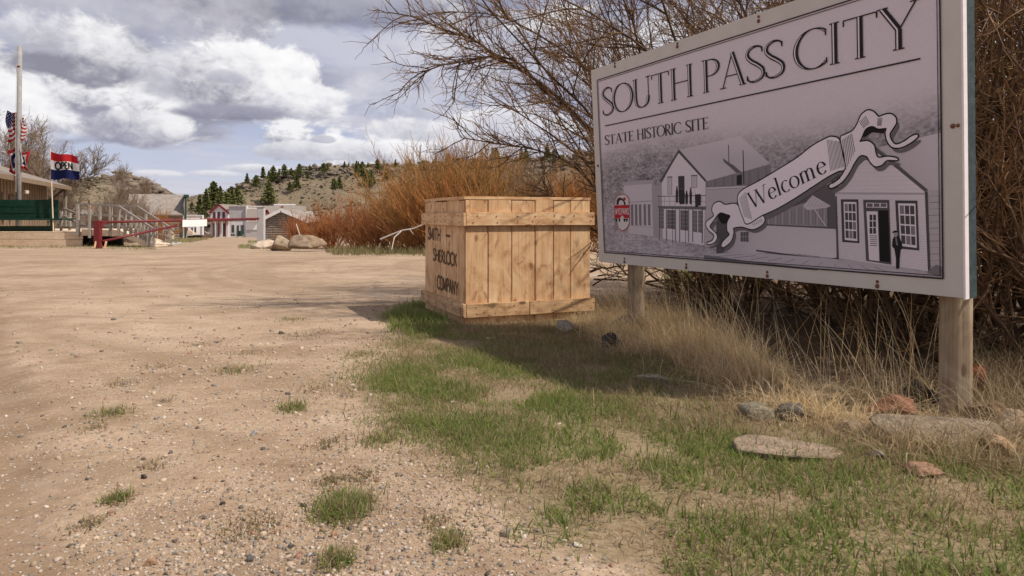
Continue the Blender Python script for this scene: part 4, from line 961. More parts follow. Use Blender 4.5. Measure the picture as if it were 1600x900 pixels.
R = avoid_crate(roots([(1000, 520), (1060, 505), (1150, 545), (1210, 600), (1150, 610), (1060, 570)], 5200, 14, .4, 4, 21)); patch('dry_grass', 'golden dead grass clump in mid verge', [gset(R, .10, .28, .0030, .58, (-.40, 0), .75, GOLDS, 'dry_grass', 6)])
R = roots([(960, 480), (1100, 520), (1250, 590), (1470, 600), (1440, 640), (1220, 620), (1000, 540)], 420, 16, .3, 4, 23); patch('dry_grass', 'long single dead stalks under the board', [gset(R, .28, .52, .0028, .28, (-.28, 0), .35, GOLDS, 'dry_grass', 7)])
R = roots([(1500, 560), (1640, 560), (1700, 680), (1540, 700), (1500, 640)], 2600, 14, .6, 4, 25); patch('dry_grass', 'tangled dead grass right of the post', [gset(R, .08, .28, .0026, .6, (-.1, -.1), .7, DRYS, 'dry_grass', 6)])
R = roots([(1340, 660), (1640, 700), (1640, 740), (1380, 720)], 1700, 14, .6, 4, 27); patch('dry_grass', 'bleached curled grass before the long slab', [gset(R, .06, .16, .003, .7, (0, -.25), .8, DRYS * 1.1, 'dry_grass', 6)])
R = roots([(1040, 428), (1110, 428), (1120, 452), (1040, 455)], 900, 8, .3, 2, 28); patch('grass', 'green grass seen under the board', [gset(R, .10, .22, .006, .35, (0, 0), .4, GREENS, 'grass', 5)])
for poly, n, lo_, hi_, w, pal, nm, lb in (
        ([(505, 392), (680, 392), (680, 401), (520, 399)], 2600, .10, .32, .014, np.concatenate([DRYS * .75, DRYS * .6, GREENS]), 'dry_grass', 'grass strip before the orange willows'),
        ([(-20, 379), (240, 384), (244, 391), (-20, 388)], 3000, .05, .16, .014, np.concatenate([GREENS, GREENS, DRYS]), 'grass', 'green strip along the deck foot'),
        ([(372, 383), (424, 383), (424, 390), (372, 389)], 700, .06, .16, .014, GREENS, 'grass', 'green strip beside the boulders'),
        ([(244, 374.5), (330, 373), (300, 379), (250, 381)], 1500, .10, .35, .03, np.concatenate([GREENS, DRYS]), 'grass', 'green verge below the log cabin'),
        ([(388, 377), (425, 377), (425, 381), (388, 380)], 400, .08, .2, .02, GREENS, 'grass', 'green patch below the log shed')):
    R = roots(poly, n, 6, .4, .6, 31); patch(nm, lb, [gset(R, lo_, hi_, w, .3, (0, 0), .4, pal, nm)])
# separate tufts on the bare ground
TU = [(537, 800, 84, 520, 'g', 'biggest green tuft alone on the gravel'), (185, 788, 36, 110, 'm', 'brownish green tuft alone on gravel at the lower left'), (175, 652, 54, 120, 'm', 'low green tuft on dirt left of the gravel'),
      (245, 578, 46, 90, 'd', ''), (190, 604, 40, 80, 'd', ''), (367, 582, 56, 110, 'm', ''), (700, 850, 54, 170, 'm', 'dry green tuft on gravel close to the grass edge'), (525, 882, 52, 170, 'm', 'half dead tuft at the bottom edge of the gravel'),
      (515, 755, 40, 110, 'd', ''), (562, 748, 56, 130, 'd', ''), (612, 672, 40, 80, 'd', ''), (457, 641, 42, 110, 'g', 'bright green sprig on pale dirt left of the grass'), (510, 697, 44, 90, 'd', ''), (145, 676, 34, 60, 'd', ''),
      (138, 827, 40, 60, 'd', ''), (388, 830, 84, 190, 'd', 'wide straw coloured tuft on the gravel'), (457, 503, 44, 110, 'm', ''), (385, 556, 50, 90, 'd', ''), (240, 735, 40, 40, 'd', ''), (255, 630, 30, 40, 'd', ''), (465, 530, 60, 120, 'd', ''), (585, 530, 60, 120, 'd', ''),
      (500, 520, 50, 90, 'd', ''), (320, 545, 60, 80, 'd', ''), (560, 558, 60, 130, 'm', ''), (680, 820, 40, 60, 'd', ''), (590, 690, 60, 150, 'm', ''), (490, 610, 50, 60, 'd', '')]
ORD = 'first second third fourth fifth sixth seventh eighth ninth tenth eleventh twelfth thirteenth fourteenth fifteenth sixteenth seventeenth eighteenth nineteenth twentieth'.split()
ORD += ['twenty ' + o for o in ORD[:9]] + ['thirtieth'] + ['thirty ' + o for o in ORD[:9]] + ['fortieth'] + ['forty ' + o for o in ORD[:9]]
TO = {t: i for i, t in enumerate(sorted([t[0] for t in TU if not t[5]]))}
for i, (px, py, w, n, k, lb) in enumerate(TU):
    n = int(n * 2.3); g = G(px, py - 4); s = w * g.y / F / 2 * (1.5 if k == 'd' else 1.15)
    R = np.stack([g.x + rg.normal(0, s * .45, n), g.y + rg.normal(0, s * .6, n)], 1); R = np.concatenate([R, ground_z(R[:, 0], R[:, 1])[:, None]], 1)
    pal = {'g': np.concatenate([GREENS, GREENS, DRYS]), 'm': np.concatenate([GREENS, DRYS]), 'd': np.concatenate([DRYS * .8, GREENS[3:4] * .8])}[k]; hh = {'g': .052, 'm': .035, 'd': .019}[k]
    o = link('grass_tuft', gset(R, hh * .5, hh, .0026, .6, (0, 0), .5, pal, 'grass_tuft')); tag(o, lb or 'low faded tuft on bare dirt, %s from the left of the small tufts' % ORD[TO[px]], 'grass tuft', 'grass tufts on the bare dirt')
tag(bpy.data.objects['ground'], 'wide tan packed dirt lot with gravel')

# ================================================================ BRANCHING PLANTS
rs = np.random.default_rng(11)
def nrm(v): return v / (np.linalg.norm(v, axis=-1, keepdims=True) + 1e-9)
def grow(Pn, D, L, K, wig, up):
    n = len(Pn); out = np.zeros((n, K, 3)); out[:, 0] = Pn; D = nrm(D); seg = (L / (K - 1))[:, None]
    for k in range(1, K):
        D = nrm(D + rs.normal(0, wig, (n, 3)) + np.array((0, 0, up))); out[:, k] = out[:, k - 1] + D * seg
    return out
def kids(pts, m, t0, t1, a0, a1):
    n, K, _ = pts.shape; t = rs.uniform(t0, t1, (n, m)) * (K - 1); i = np.minimum(t.astype(int), K - 2); f = (t - i)[..., None]
    r = np.arange(n)[:, None]; a, b = pts[r, i], pts[r, i + 1]; p = a + (b - a) * f; T = nrm(b - a)
    q = rs.normal(size=T.shape); q = nrm(q - (q * T).sum(-1, keepdims=True) * T); an = rs.uniform(a0, a1, (n, m, 1))
    return p.reshape(-1, 3), (T * np.cos(an) + q * np.sin(an)).reshape(-1, 3), (t / (K - 1)).reshape(-1)
def tube_arrays(pts, r0, r1, S):
    n, K, _ = pts.shape; T = np.gradient(pts, axis=1); T = nrm(T); ref = np.array((.31, .87, .38)); a = nrm(np.cross(T, ref)); b = np.cross(T, a)
    r = r0[:, None] + (r1 - r0)[:, None] * np.linspace(0, 1, K)[None]; ang = 2 * np.pi * np.arange(S) / S
    V = pts[:, :, None] + r[..., None, None] * (a[:, :, None] * np.cos(ang)[None, None, :, None] + b[:, :, None] * np.sin(ang)[None, None, :, None])
    i = np.arange(K - 1)[:, None] * S; k = np.arange(S)[None]; q = np.stack([i + k, i + (k + 1) % S, i + S + (k + 1) % S, i + S + k], -1).reshape(-1, 4)
    Fq = (q[None] + (np.arange(n) * K * S)[:, None, None]).reshape(-1, 4); return V.reshape(-1, 3), Fq
def tubes_mesh(name, groups, mat):
    V, Fq, o = [], [], 0
    for pts, r0, r1, S in groups:
        if not len(pts): continue
        v, f = tube_arrays(pts, np.broadcast_to(r0, len(pts)).astype(float), np.broadcast_to(r1, len(pts)).astype(float), S); V.append(v); Fq.append(f + o); o += len(v)
    return raw_mesh(name, np.concatenate(V), [np.concatenate(Fq)], mat)
def bud_mesh(name, pts, r, mat):
    """small pointed buds sitting on twigs: four-sided spindles"""
    n = len(pts); d = nrm(rs.normal(size=(n, 3)) + np.array((0, 0, .8))); a = nrm(np.cross(d, np.array((.3, .9, .2)))); b = np.cross(d, a); rr = (r * rs.uniform(.6, 1.4, n))[:, None]
    V = np.stack([pts, pts + d * rr * 2 + a * rr * .6, pts + d * rr * 2 - (a * .5 - b * .6) * rr, pts + d * rr * 2 - (a * .5 + b * .6) * rr, pts + d * rr * 5], 1)
    f = np.array([(0, 1, 2), (0, 2, 3), (0, 3, 1), (4, 2, 1), (4, 3, 2), (4, 1, 3)]); return raw_mesh(name, V.reshape(-1, 3), [(f[None] + 5 * np.arange(n)[:, None, None]).reshape(-1, 3)], mat)
def behind_sign(pts):
    """keep the branches that stay clear of the board"""
    q = (pts - S_BL) @ _SI.T; u, v, n = q[..., 0], q[..., 1], q[..., 2]
    bad = (u > -.1) & (u < SW + .08) & (v > -.35) & (v < SH + .4) & (n > -.13); return pts[~bad.any(1)]
def clear_crate(pts):
    q = pts - np.array(cc); a = q @ np.array(CX); b = q @ np.array(CY)
    return pts[~((a > -.04) & (a < CW + .04) & (b > -.04) & (b < CD + .04) & (q[..., 2] < CH + .04)).any(1)]
LEFT = np.array([(-2000, 700), (60, 660), (130, 690), (170, 705), (205, 745), (230, 800), (255, 870), (300, 905), (310, 930), (440, 925), (520, 960), (4000, 1000)], float)
def in_outline(pts):
    """keep the branches inside the crown outline seen in the photograph (none hang before the crate)"""
    px, py = to_px(pts[..., 0], pts[..., 1], pts[..., 2]); pts = pts[~(px < np.interp(py, LEFT[:, 0], LEFT[:, 1])).any(1)]
    q = pts - np.array(cc); sv = np.array(SUN); t = (q @ np.array(CY)) / (sv @ np.array(CY)); h = q - sv * t[..., None]; a = h @ np.array(CX)
    over = ((t > 0) & (a > -.05) & (a < CW + .05) & (h[..., 2] > 0) & (h[..., 2] < CH + .05)).any(1)      # thinned where they would shade the crate front
    return pts[~(over & (rs.random(len(pts)) < .72))]
def willow(label, x, y, n, H, spread, lean=(0, 0), seed=0, kid=10, tw=9, sub=3, r=.017, buds=True, group='big bare willows behind the board'):
    global rs; rs = np.random.default_rng(seed); z = float(ground_z(x, y)) - .03
    root = thing('willow_shrub', label, 'shrub', (x, y, z), group)
    a = rs.uniform(0, 2 * np.pi, n); tilt = np.abs(rs.normal(0, spread, n)); rad = rs.uniform(0, .38, n)
    p0 = np.stack([x + np.cos(a) * rad, y + np.sin(a) * rad, np.full(n, z)], 1)
    D = np.stack([np.cos(a) * np.sin(tilt) + lean[0], np.sin(a) * np.sin(tilt) + lean[1], np.cos(tilt)], 1)
    L = H * rs.uniform(.65, 1.1, n); fl = lambda q: in_outline(clear_crate(behind_sign(q)))
    s1 = fl(grow(p0, D, L, 12, .10, -.012)); pk, dk, tk = kids(s1, kid, .18, .98, .25, .95)
    s2 = fl(grow(pk, dk, H * .34 * (1.15 - .6 * tk) * rs.uniform(.5, 1.2, len(pk)), 8, .15, .02)); pk, dk, tk = kids(s2, tw, .12, 1, .3, 1.0)
    s3 = fl(grow(pk, dk, H * .115 * rs.uniform(.5, 1.4, len(pk)), 6, .17, .03)); pk, dk, tk = kids(s3, sub, .2, 1, .3, .9)
    s4 = fl(grow(pk, dk, H * .05 * rs.uniform(.5, 1.4, len(pk)), 4, .2, .03))
    link('stem', tubes_mesh('stem', [(s1, r * rs.uniform(.6, 1.3, len(s1)), .004, 6), (s2, .0066, .0028, 4)], M['barkdark']), root)['kind'] = 'stuff'
    link('twig', tubes_mesh('twig', [(s3, .0034, .0018, 3), (s4, .0021, .0011, 3)], M['twigbrown']), root)['kind'] = 'stuff'
    if buds:
        q = np.concatenate([s3[rs.random(len(s3)) < .6][:, 3:].reshape(-1, 3), s4[rs.random(len(s4)) < .3][:, 2:].reshape(-1, 3)]); q = q[rs.random(len(q)) < .42]
        link('bud', bud_mesh('bud', q, .0042, M['bud']), root)['kind'] = 'stuff'
    return root
willow('spreading bare willow arching left above the crate behind the board', 1.85, 6.3, 22, 3.5, .62, (-.30, 0), 101, 10, 8, 3)
willow('bare budding willow directly behind the middle of the board', 2.15, 5.1, 18, 3.5, .5, (-.12, 0), 102, 11, 9, 3)
willow('dense dark willow behind the right half of the board', 2.65, 4.15, 28, 2.3, .5, (0, .05), 103, 9, 8, 3)
willow('tangled dark willow filling the right edge of the picture', 2.80, 3.45, 30, 2.5, .45, (.05, .12), 104, 9, 8, 3)
willow('tall willow deep behind the board top', 3.5, 6.0, 26, 4.0, .45, (-.05, 0), 105, 8, 8, 2, buds=False)
willow('thick willow behind the one at the right edge', 3.9, 4.7, 28, 3.0, .45, (-.05, 0), 106, 8, 8, 2, buds=False)
willow('bare willow rising behind the upper left of the board', 2.4, 7.6, 22, 3.9, .55, (-.22, 0), 107, 11, 9, 3)
willow('low brown brush under the far end of the board', 1.75, 5.35, 22, 1.4, .75, (-.15, -.05), 108, 7, 6, 2, .012, False)
willow('low tangled brush at the right behind the post', 2.55, 3.0, 22, 1.5, .7, (-.02, .08), 109, 8, 7, 2, .012, False)
willow('low dark brush under the near end of the board', 2.1, 3.75, 26, 1.3, .7, (0, .05), 110, 7, 6, 2, .012, False)
willow('dark brush under the board middle', 2.3, 4.6, 26, 1.5, .7, (0, .05), 111, 7, 6, 2, .012, False)
# two long dark limbs that reach into the sky at the left
def limb(path, d0, d1, r0, seed, label):
    global rs; rs = np.random.default_rng(seed); n = len(path)
    ds = np.linspace(d0, d1, n); pts = np.array([[P(px, py, d)[:] for (px, py), d in zip(path, ds)]])
    foot = np.array((1.86 + .05 * (seed - 203), 6.3, float(ground_z(1.86, 6.3)) - .03)); c = np.array(catmull([foot] + [p for p in pts[0]], 3))[None]; o = thing('willow_limb', label, 'branch', Vector(c[0, 0]), 'long willow limbs against the sky')
    pk, dk, tk = kids(c, 44, .25, 1, .35, 1.1); s2 = grow(pk, dk, .42 * rs.uniform(.4, 1.3, len(pk)), 7, .17, .03)
    pk, dk, tk = kids(s2, 8, .2, 1, .3, 1); s3 = grow(pk, dk, .14 * rs.uniform(.5, 1.5, len(pk)), 5, .2, .04)
    link('stem', tubes_mesh('stem', [(c, r0, .004, 7)], M['barkdark']), o); link('side_branch', tubes_mesh('side_branch', [(s2, .0048, .0022, 4)], M['barkdark']), o)['kind'] = 'stuff'
    link('twig', tubes_mesh('twig', [(s3, .0026, .0014, 3)], M['twigbrown']), o)['kind'] = 'stuff'
limb([(1120, 400), (1010, 300), (915, 195), (845, 130), (775, 88), (740, 62), (690, 45), (652, 28), (612, 20)], 6.0, 5.3, .021, 201, 'upper long dark limb curving into the sky top left of the board')
limb([(1080, 330), (960, 230), (860, 150), (812, 100), (770, 88), (725, 96), (690, 102), (652, 116)], 5.9, 5.4, .015, 202, 'lower long dark limb ending left over the crate sky')
limb([(1100, 300), (1000, 190), (920, 110), (850, 60), (780, 25), (700, 18)], 6.4, 5.8, .014, 203, 'upper thin limb just below the top of the picture')
limb([(1050, 395), (960, 330), (900, 262), (840, 235), (780, 225), (720, 215)], 6.2, 5.8, .013, 204, 'drooping limb above the orange willows')
limb([(1000, 440), (960, 405), (930, 360), (880, 330), (850, 290)], 6.2, 6.4, .012, 205, 'low twiggy limb between the crate and the board')
# fallen sticks on the ground between crate and board
rk_ = random.Random(8)
for i, (a, b, d, r, lb) in enumerate((((922, 426), (978, 417), 6.6, .013, 'dark fallen stick touching the crate side'), ((928, 437), (1046, 452), 6.2, .010, 'thin fallen stick under the board corner'), ((1046, 456), (1088, 428), 6.3, .010, 'short leaning stick under the board'),
        ((926, 446), (980, 430), 6.0, .007, 'thin twig leaning by the left post'), ((934, 430), (1000, 444), 6.4, .007, 'bent twig behind the left post'), ((990, 446), (1030, 422), 6.5, .008, 'upright thin stick right of the left post'), ((1010, 440), (1098, 446), 6.7, .011, 'low dark stick before the green grass'), ((924, 418), (960, 440), 6.8, .006, 'crossed twig beside the crate'))):
    n = 7; p = []
    for k in range(n):
        t = k / (n - 1); p.append(P(a[0] + (b[0] - a[0]) * t, a[1] + (b[1] - a[1]) * t - 4 * math.sin(t * 3) + rk_.uniform(-2, 2), d + rk_.uniform(-.05, .05)))
    m = MB(); m.rod(p, r, r * .4, 6); so = tag(m.build('fallen_stick', M['barkdark']), lb, 'stick')
    for k in (2, 4): e_ = p[k] + Vector((rk_.uniform(-.12, .12), rk_.uniform(-.1, .1), rk_.uniform(.02, .14))); o = MB().rod([p[k], (p[k] + e_) / 2 + Vector((.01, 0, .015)), e_], r * .45, r * .2, 5).build('twig', M['barkdark'], so)
# orange and golden willows by the lane: three kinds, copied
def bush_proto(name, label, n, H, spread, mats, seed, kid=8, tw=6, r=.016, tr=.0075, group=None, lean=0):
    global rs; rs = np.random.default_rng(seed); o = thing(name, label, 'shrub', (0, 0, 0), group)
    a = rs.uniform(0, 2 * np.pi, n); tilt = np.abs(rs.normal(0, spread, n)); rad = rs.uniform(0, .45, n) * H / 3
    p0 = np.stack([np.cos(a) * rad, np.sin(a) * rad, np.zeros(n) - .05], 1); D = np.stack([np.cos(a) * np.sin(tilt), np.sin(a) * np.sin(tilt), np.cos(tilt)], 1)
    s1 = grow(p0, D, H * rs.uniform(.5, 1.12, n), 8, .10, .04); pk, dk, _ = kids(s1, kid, .15, .95, .2, .6)
    s2 = grow(pk, dk, H * .36 * rs.uniform(.5, 1.2, len(pk)), 6, .10, .08); pk, dk, _ = kids(s2, tw, .1, 1, .2, .7); s3 = grow(pk, dk, H * .15 * rs.uniform(.5, 1.3, len(pk)), 4, .12, .1)
    link('stem', tubes_mesh('stem', [(s1, r * rs.uniform(.6, 1.2, n), .006, 4)], M[mats[0]]), o)['kind'] = 'stuff'; link('twig', tubes_mesh('twig', [(s2, tr, tr * .6, 3), (s3, tr * .65, tr * .4, 3)], M[mats[1]]), o)['kind'] = 'stuff'
    return o
def place(proto, used, label, px, d, s, rot, group, cat=None):
    o = proto if not used else copy_tree(proto); g = GX(px, d); o.location = g; o.rotation_euler = (0, 0, rot); o.scale = (s, s, s)
    for k in ('label', 'group'): o[k] = label if k == 'label' else group
    return o
def fix_inv(o):
    for c in o.children: c.matrix_parent_inverse = Matrix.Identity(4)
pr = bush_proto('orange_willow', '', 46, 2.0, .72, ('rusttwig', 'rusttwig'), 301, 8, 4, .018, .0095); po = bush_proto('orange_willow', '', 52, 2.7, .62, ('orange', 'orange'), 302, 8, 4, .02, .010); pg = bush_proto('golden_willow', '', 56, 3.3, .56, ('gold', 'gold'), 303, 8, 5, .022, .010)
pgr = bush_proto('grey_willow', '', 40, 3.0, .42, ('greytwig', 'greytwig'), 304, 8, 6)
GO = 'orange and golden willows along the lane'
u = set()
for k, (pt, px, d, s, lb) in enumerate((
        (pr, 464, 31, .66, 'low orange willow nearest the log shed'), (pr, 490, 30, .62, 'low rust willow behind the big boulder'), (pr, 518, 29, .86, 'rust red willow right of the big boulder'), (pr, 553, 28, .74, 'rust willow in the middle of the low row'),
        (pr, 587, 26, .84, 'rust willow behind the pale dead branch'), (po, 570, 31, .55, 'orange willow behind the low rust row'), (po, 616, 29, .94, 'orange willow left of the tall golden one'), (pg, 646, 27, .96, 'golden willow with a rounded top left of the crate'),
        (pg, 688, 25, 1.0, 'tall golden willow just above the left edge of the crate'), (po, 655, 24, .88, 'orange willow touching the left edge of the crate'), (pg, 726, 25, 1.1, 'tallest golden willow above the crate lid'), (po, 705, 23, 1.0, 'orange willow above the crate letters'),
        (pg, 768, 24, .98, 'golden willow above the middle of the lid'), (pgr, 805, 26, .98, 'grey twiggy willow above the lid'), (pgr, 842, 27, 1.0, 'grey willow above the right of the lid'), (po, 872, 25, .95, 'orange willow above the right corner of the crate'),
        (po, 912, 24, .95, 'orange willow in the gap between crate and board'), (pg, 960, 25, 1.0, 'golden willow hidden mostly by the board'), (pgr, 760, 29, 1.12, 'grey willow peeping over the golden row'))):
    place(pt, pt.name in u, lb, px, d, s, k * 1.7, GO)
    u.add(pt.name)
# pale dead branch in front of them
db = thing('dead_branch', 'pale bare dead branch lying against the orange willows', 'branch', P(600, 374, 20))
mb = MB(); mb.rod([P(594, 374, 20), P(608, 368, 20), P(628, 360, 20), P(646, 357, 20), P(670, 347, 20)], .022, .016, 6); mb.build('stem', M['pale'], db)
mb = MB(); mb.rod([P(627, 361, 20), P(616, 371, 19.8), P(612, 390, 19.5)], .018, .010, 6).build('twig', M['pale'], db); MB().rod([P(640, 358, 20), P(646, 366, 19.9)], .012, .006, 5).build('twig', M['pale'], db)
mb = MB(); mb.rod([GX(470, 26), P(470, 372, 26), P(466, 360, 26), P(463, 350, 26.2)], .035, .015, 6); tag(mb.build('dead_snag', M['pale']), 'pale dead stem standing behind the big boulder', 'branch')
# bare brown brush at the left by the ramp and the bare trees behind the brown building
pl_ = bush_proto('bare_brush', '', 44, 3.4, .34, ('greytwig', 'greytwig'), 305, 8, 6, .02, .011)
u = False
for px, d, s, lb in ((172, 52, .82, 'bare brush left behind the ramp posts'), (190, 54, .98, 'tall bare brush behind the ramp middle'), (203, 56, .96, 'bare brush behind the lower ramp'), (216, 58, .78, 'low bare brush before the log cabin'), (156, 55, .74, 'bare brush before the low grey roof'), (204, 47, .66, 'small bare brush right by the ramp')):
    place(pl_, u, lb, px, d, s, px * .7, 'bare brush behind the ramp'); u = True
place(po, True, 'orange low shrub at the foot of the log cabin wall', 250, 62, .95, .4, 'orange shrubs by the cabin'); place(po, True, 'small orange shrub under the ramp rail end', 238, 58, .7, 2.4, 'orange shrubs by the cabin')
def bare_tree(name, label, px, d, H, seed, n=6, spread=.28, mats=('greybark', 'greytwig'), group='bare trees behind the brown building', kid=15, tw=12):
    global rs; rs = np.random.default_rng(seed); g = GX(px, d); o = thing(name, label, 'tree', g, group); a = rs.uniform(0, 2 * np.pi, n); tilt = np.abs(rs.normal(0, spread, n))
    p0 = np.stack([g.x + np.cos(a) * .3, g.y + np.sin(a) * .3, np.full(n, g.z - .1)], 1); D = np.stack([np.cos(a) * np.sin(tilt), np.sin(a) * np.sin(tilt), np.cos(tilt)], 1)
    s1 = grow(p0, D, H * rs.uniform(.7, 1.05, n), 12, .07, .02); pk, dk, tk = kids(s1, kid, .22, .97, .3, .8); s2 = grow(pk, dk, H * .32 * (1.2 - .7 * tk) * rs.uniform(.6, 1.2, len(pk)), 8, .1, .06)
    pk, dk, tk = kids(s2, tw, .15, 1, .3, .8); s3 = grow(pk, dk, H * .12 * rs.uniform(.5, 1.3, len(pk)), 5, .12, .06); pk, dk, tk = kids(s3, 4, .2, 1, .3, .8); s4 = grow(pk, dk, H * .055 * rs.uniform(.5, 1.3, len(pk)), 4, .12, .06)
    link('trunk', tubes_mesh('trunk', [(s1, H * .012 * rs.uniform(.7, 1.2, n), .012, 6), (s2, .028, .010, 4)], M[mats[0]]), o); link('crown', tubes_mesh('crown', [(s3, .017, .009, 3), (s4, .012, .007, 3)], M[mats[1]]), o)
bare_tree('bare_tree', 'tall bare tree left of the flagpole behind the roof', -18, 62, 10.5, 401)
bare_tree('bare_tree', 'bare tree right behind the flagpole', 28, 60, 9.6, 402); bare_tree('bare_tree', 'bare tree with a rounded crown right of the flagpole', 66, 58, 8.6, 403); bare_tree('bare_tree', 'smaller bare tree behind the open flag', 100, 62, 5.6, 404)
bare_tree('bare_tree', 'slender bare sapling on the hill edge behind the ramp', 190, 100, 9.0, 405, 4, .2, group='slender bare saplings'); bare_tree('bare_tree', 'thin bare sapling right of the slender one', 206, 105, 8.0, 406, 3, .2, group='slender bare saplings')

# ================================================================ PINES AND SAGE ON THE HILLS
def pine_proto(H, R, seed, kind):
    r = np.random.default_rng(seed); o = thing('pine_tree', '', 'tree', (0, 0, 0)); m = MB(); m.rod([(0, 0, -.4), (0, 0, H * .5), (0, 0, H * .97)], H * .022, H * .004, 6); m.build('trunk', M['pinebark'], o)
    V, Fc = [], []; nw = int(15 + H * 1.2); k = 0
    for i in range(nw):
        t = (i + r.random()) / nw; z = H * (.08 + .90 * t); rad = R * (1 - t) ** (.75 if kind else .6) * (.75 + .5 * r.random()) + .08
        for j in range(int(11 - 5 * t) + 1):
            a = r.uniform(0, 6.283); L = rad * r.uniform(.55, 1.15)
            for s in range(5):
                f = .12 + .88 * (s + r.random()) / 5; c = np.array((math.cos(a) * L * f, math.sin(a) * L * f, z - .22 * L * f + .1 * H / nw * r.normal())); q = .34 * (H / 6) * r.uniform(.7, 1.5)
                d = nrm(np.array((math.cos(a) + r.normal() * .5, math.sin(a) + r.normal() * .5, r.normal() * .4 + .3))); e_ = nrm(np.cross(d, r.normal(size=3)))
                V += [c - d * q, c + e_ * q * .6, c + d * q, c - e_ * q * .6]; Fc.append((k, k + 1, k + 2, k + 3)); k += 4
    link('crown', raw_mesh('crown', np.array(V), [np.array(Fc)], M['pine']), o); return o
PP = [pine_proto(6.0, 1.9, 1, 1), pine_proto(6.5, 1.7, 2, 1), pine_proto(5.0, 2.3, 3, 0), pine_proto(6.0, 2.6, 4, 0)]; used = [False] * 4
def put_pine(k, loc, s, label, group):
    o = PP[k] if not used[k] else copy_tree(PP[k]); used[k] = True; o.location = loc; o.rotation_euler = (0, 0, random.uniform(0, 6)); o.scale = (s * random.uniform(.9, 1.15), s * random.uniform(.9, 1.15), s); o['label'] = label; o['group'] = group; o['category'] = 'tree'
def on_hill(px, py, xs, ys, Z, lo):
    for d in np.arange(lo, ys[-1], 1.0):
        x = (px - 800) / F * d; z = hill_z(xs, ys, Z, x, d)
        if YH - F * (z - HC) / d <= py: return Vector((x, d, z - .1))
    x = (px - 800) / F * 298; return Vector((x, 298, hill_z(xs, ys, Z, x, 298) - .1))
GP = 'dark green pines dotted over the hillside'; LP_ = 'dark green pine on the dry hillside'
PT = [(386, 287, 22, 0), (411, 279, 26, 1), (420, 281, 18, 0), (427, 286, 34, 2), (436, 277, 18, 1), (444, 280, 24, 2), (455, 277, 20, 2), (468, 277, 26, 3), (481, 280, 16, 2), (400, 292, 26, 2), (484, 268, 14, 0), (506, 271, 22, 2), (512, 266, 12, 1), (425, 285, 18, 2),
      (453, 300, 20, 2), (463, 296, 30, 3), (522, 297, 22, 2), (530, 296, 26, 3), (557, 272, 24, 0), (566, 276, 30, 3), (580, 292, 32, 3), (590, 270, 26, 2), (573, 290, 30, 3), (605, 282, 26, 2), (560, 262, 12, 0), (545, 262, 10, 1), (618, 262, 18, 0), (640, 268, 22, 3), (600, 262, 12, 1), (575, 262, 12, 0), (538, 262, 12, 0),
      (770, 252, 26, 0), (775, 258, 34, 3), (815, 252, 24, 1), (822, 256, 30, 3), (855, 250, 34, 0), (866, 254, 26, 2), (700, 256, 20, 2), (722, 256, 16, 1), (905, 250, 26, 3), (880, 258, 24, 2), (740, 262, 20, 2), (660, 264, 16, 2), (685, 266, 20, 3)]
PO = {t: i for i, t in enumerate(sorted(t[0] for t in PT))}
def PLB(px, h): return '%s dark green pine on the right hill, %s from the left' % ('tiny' if h < 15 else 'small' if h < 23 else 'middling' if h < 30 else 'large', ORD[PO[px]])
for px, py, h, k in PT:
    loc = on_hill(px, py, R_xs, R_ys, R_Z, 165); H = (6.0, 6.5, 5.0, 6.0)[k]; put_pine(k, loc, h * loc.y / F / H * .72, PLB(px, h), GP)
loc = on_hill(420, 318, R_xs, R_ys, R_Z, 165); put_pine(3, loc, 34 * loc.y / F / 6, 'largest round bushy pine low on the right hill', GP)
for px, py, h, k, lb in ((312, 330, 26, 1, 'pine at the gap left of the hotel'), (322, 326, 30, 0, 'tall pine above the small white building'), (334, 318, 34, 3, 'broad pine above the hotel left eave'), (344, 312, 22, 0, 'pine behind the broad one'), (328, 330, 24, 2, 'bushy pine low behind the hotel'), (300, 330, 16, 2, 'small pine right of the log cabin'),
        (352, 318, 20, 2, 'bushy pine left above the hotel roof'), (361, 317, 26, 2, 'bushy pine above the hotel ridge'), (372, 315, 24, 3, 'bushy pine right above the hotel ridge'), (343, 326, 24, 3, 'dark bushy pine right behind the hotel gable'), (316, 338, 18, 3, 'low dark pine beside the small white building')):
    d = 185 + (px % 7) * 4; g = P(px, py + 3, d); put_pine(k, g, h * d / F / (6.0, 6.5, 5.0, 6.0)[k] * 1.1, lb, 'pines behind the village')
# sage brush and rock outcrops
def clumps(name, xs, ys, Z, n, mat, size, ylo, yhi, pxr, seed, rock=False):
    r = np.random.default_rng(seed); V, Fc, C = [], [], []; k = 0
    for _ in range(n):
        y = r.uniform(ylo, yhi); px = r.uniform(*pxr); x = (px - 800) / F * y; z = hill_z(xs, ys, Z, x, y); s = size * r.uniform(.5, 1.5)
        v = IV * (1 + r.normal(0, .22, (12, 1))) * np.array((s, s, s * (.6 if rock else .7))) + np.array((x, y, z + s * .15)); V.append(v); Fc.append(IF + k); k += 12; C.append(np.full((12, 3), r.uniform(.7, 1.2)) * np.array((.21, .17, .135)))
    return raw_mesh(name, np.concatenate(V), [np.concatenate(Fc)], mat, col=np.concatenate(C))
tag(link('sagebrush', clumps('sagebrush', R_xs, R_ys, R_Z, 3200, M['sage'], .45, 170, 300, (280, 980), 7)), 'grey green sagebrush dotted over the right hill', None, None, 'stuff')
tag(link('sagebrush', clumps('sagebrush', L_xs, L_ys, L_Z, 1800, M['sage'], .40, 102, 150, (60, 300), 8)), 'grey sagebrush on the left hill', None, None, 'stuff')
tag(link('rock_outcrop', clumps('rock_outcrop', R_xs, R_ys, R_Z, 420, M['stonefar'], 1.0, 284, 301, (330, 960), 9, True)), 'broken dark ledge rocks along the right hill crest', None, None, 'stuff')
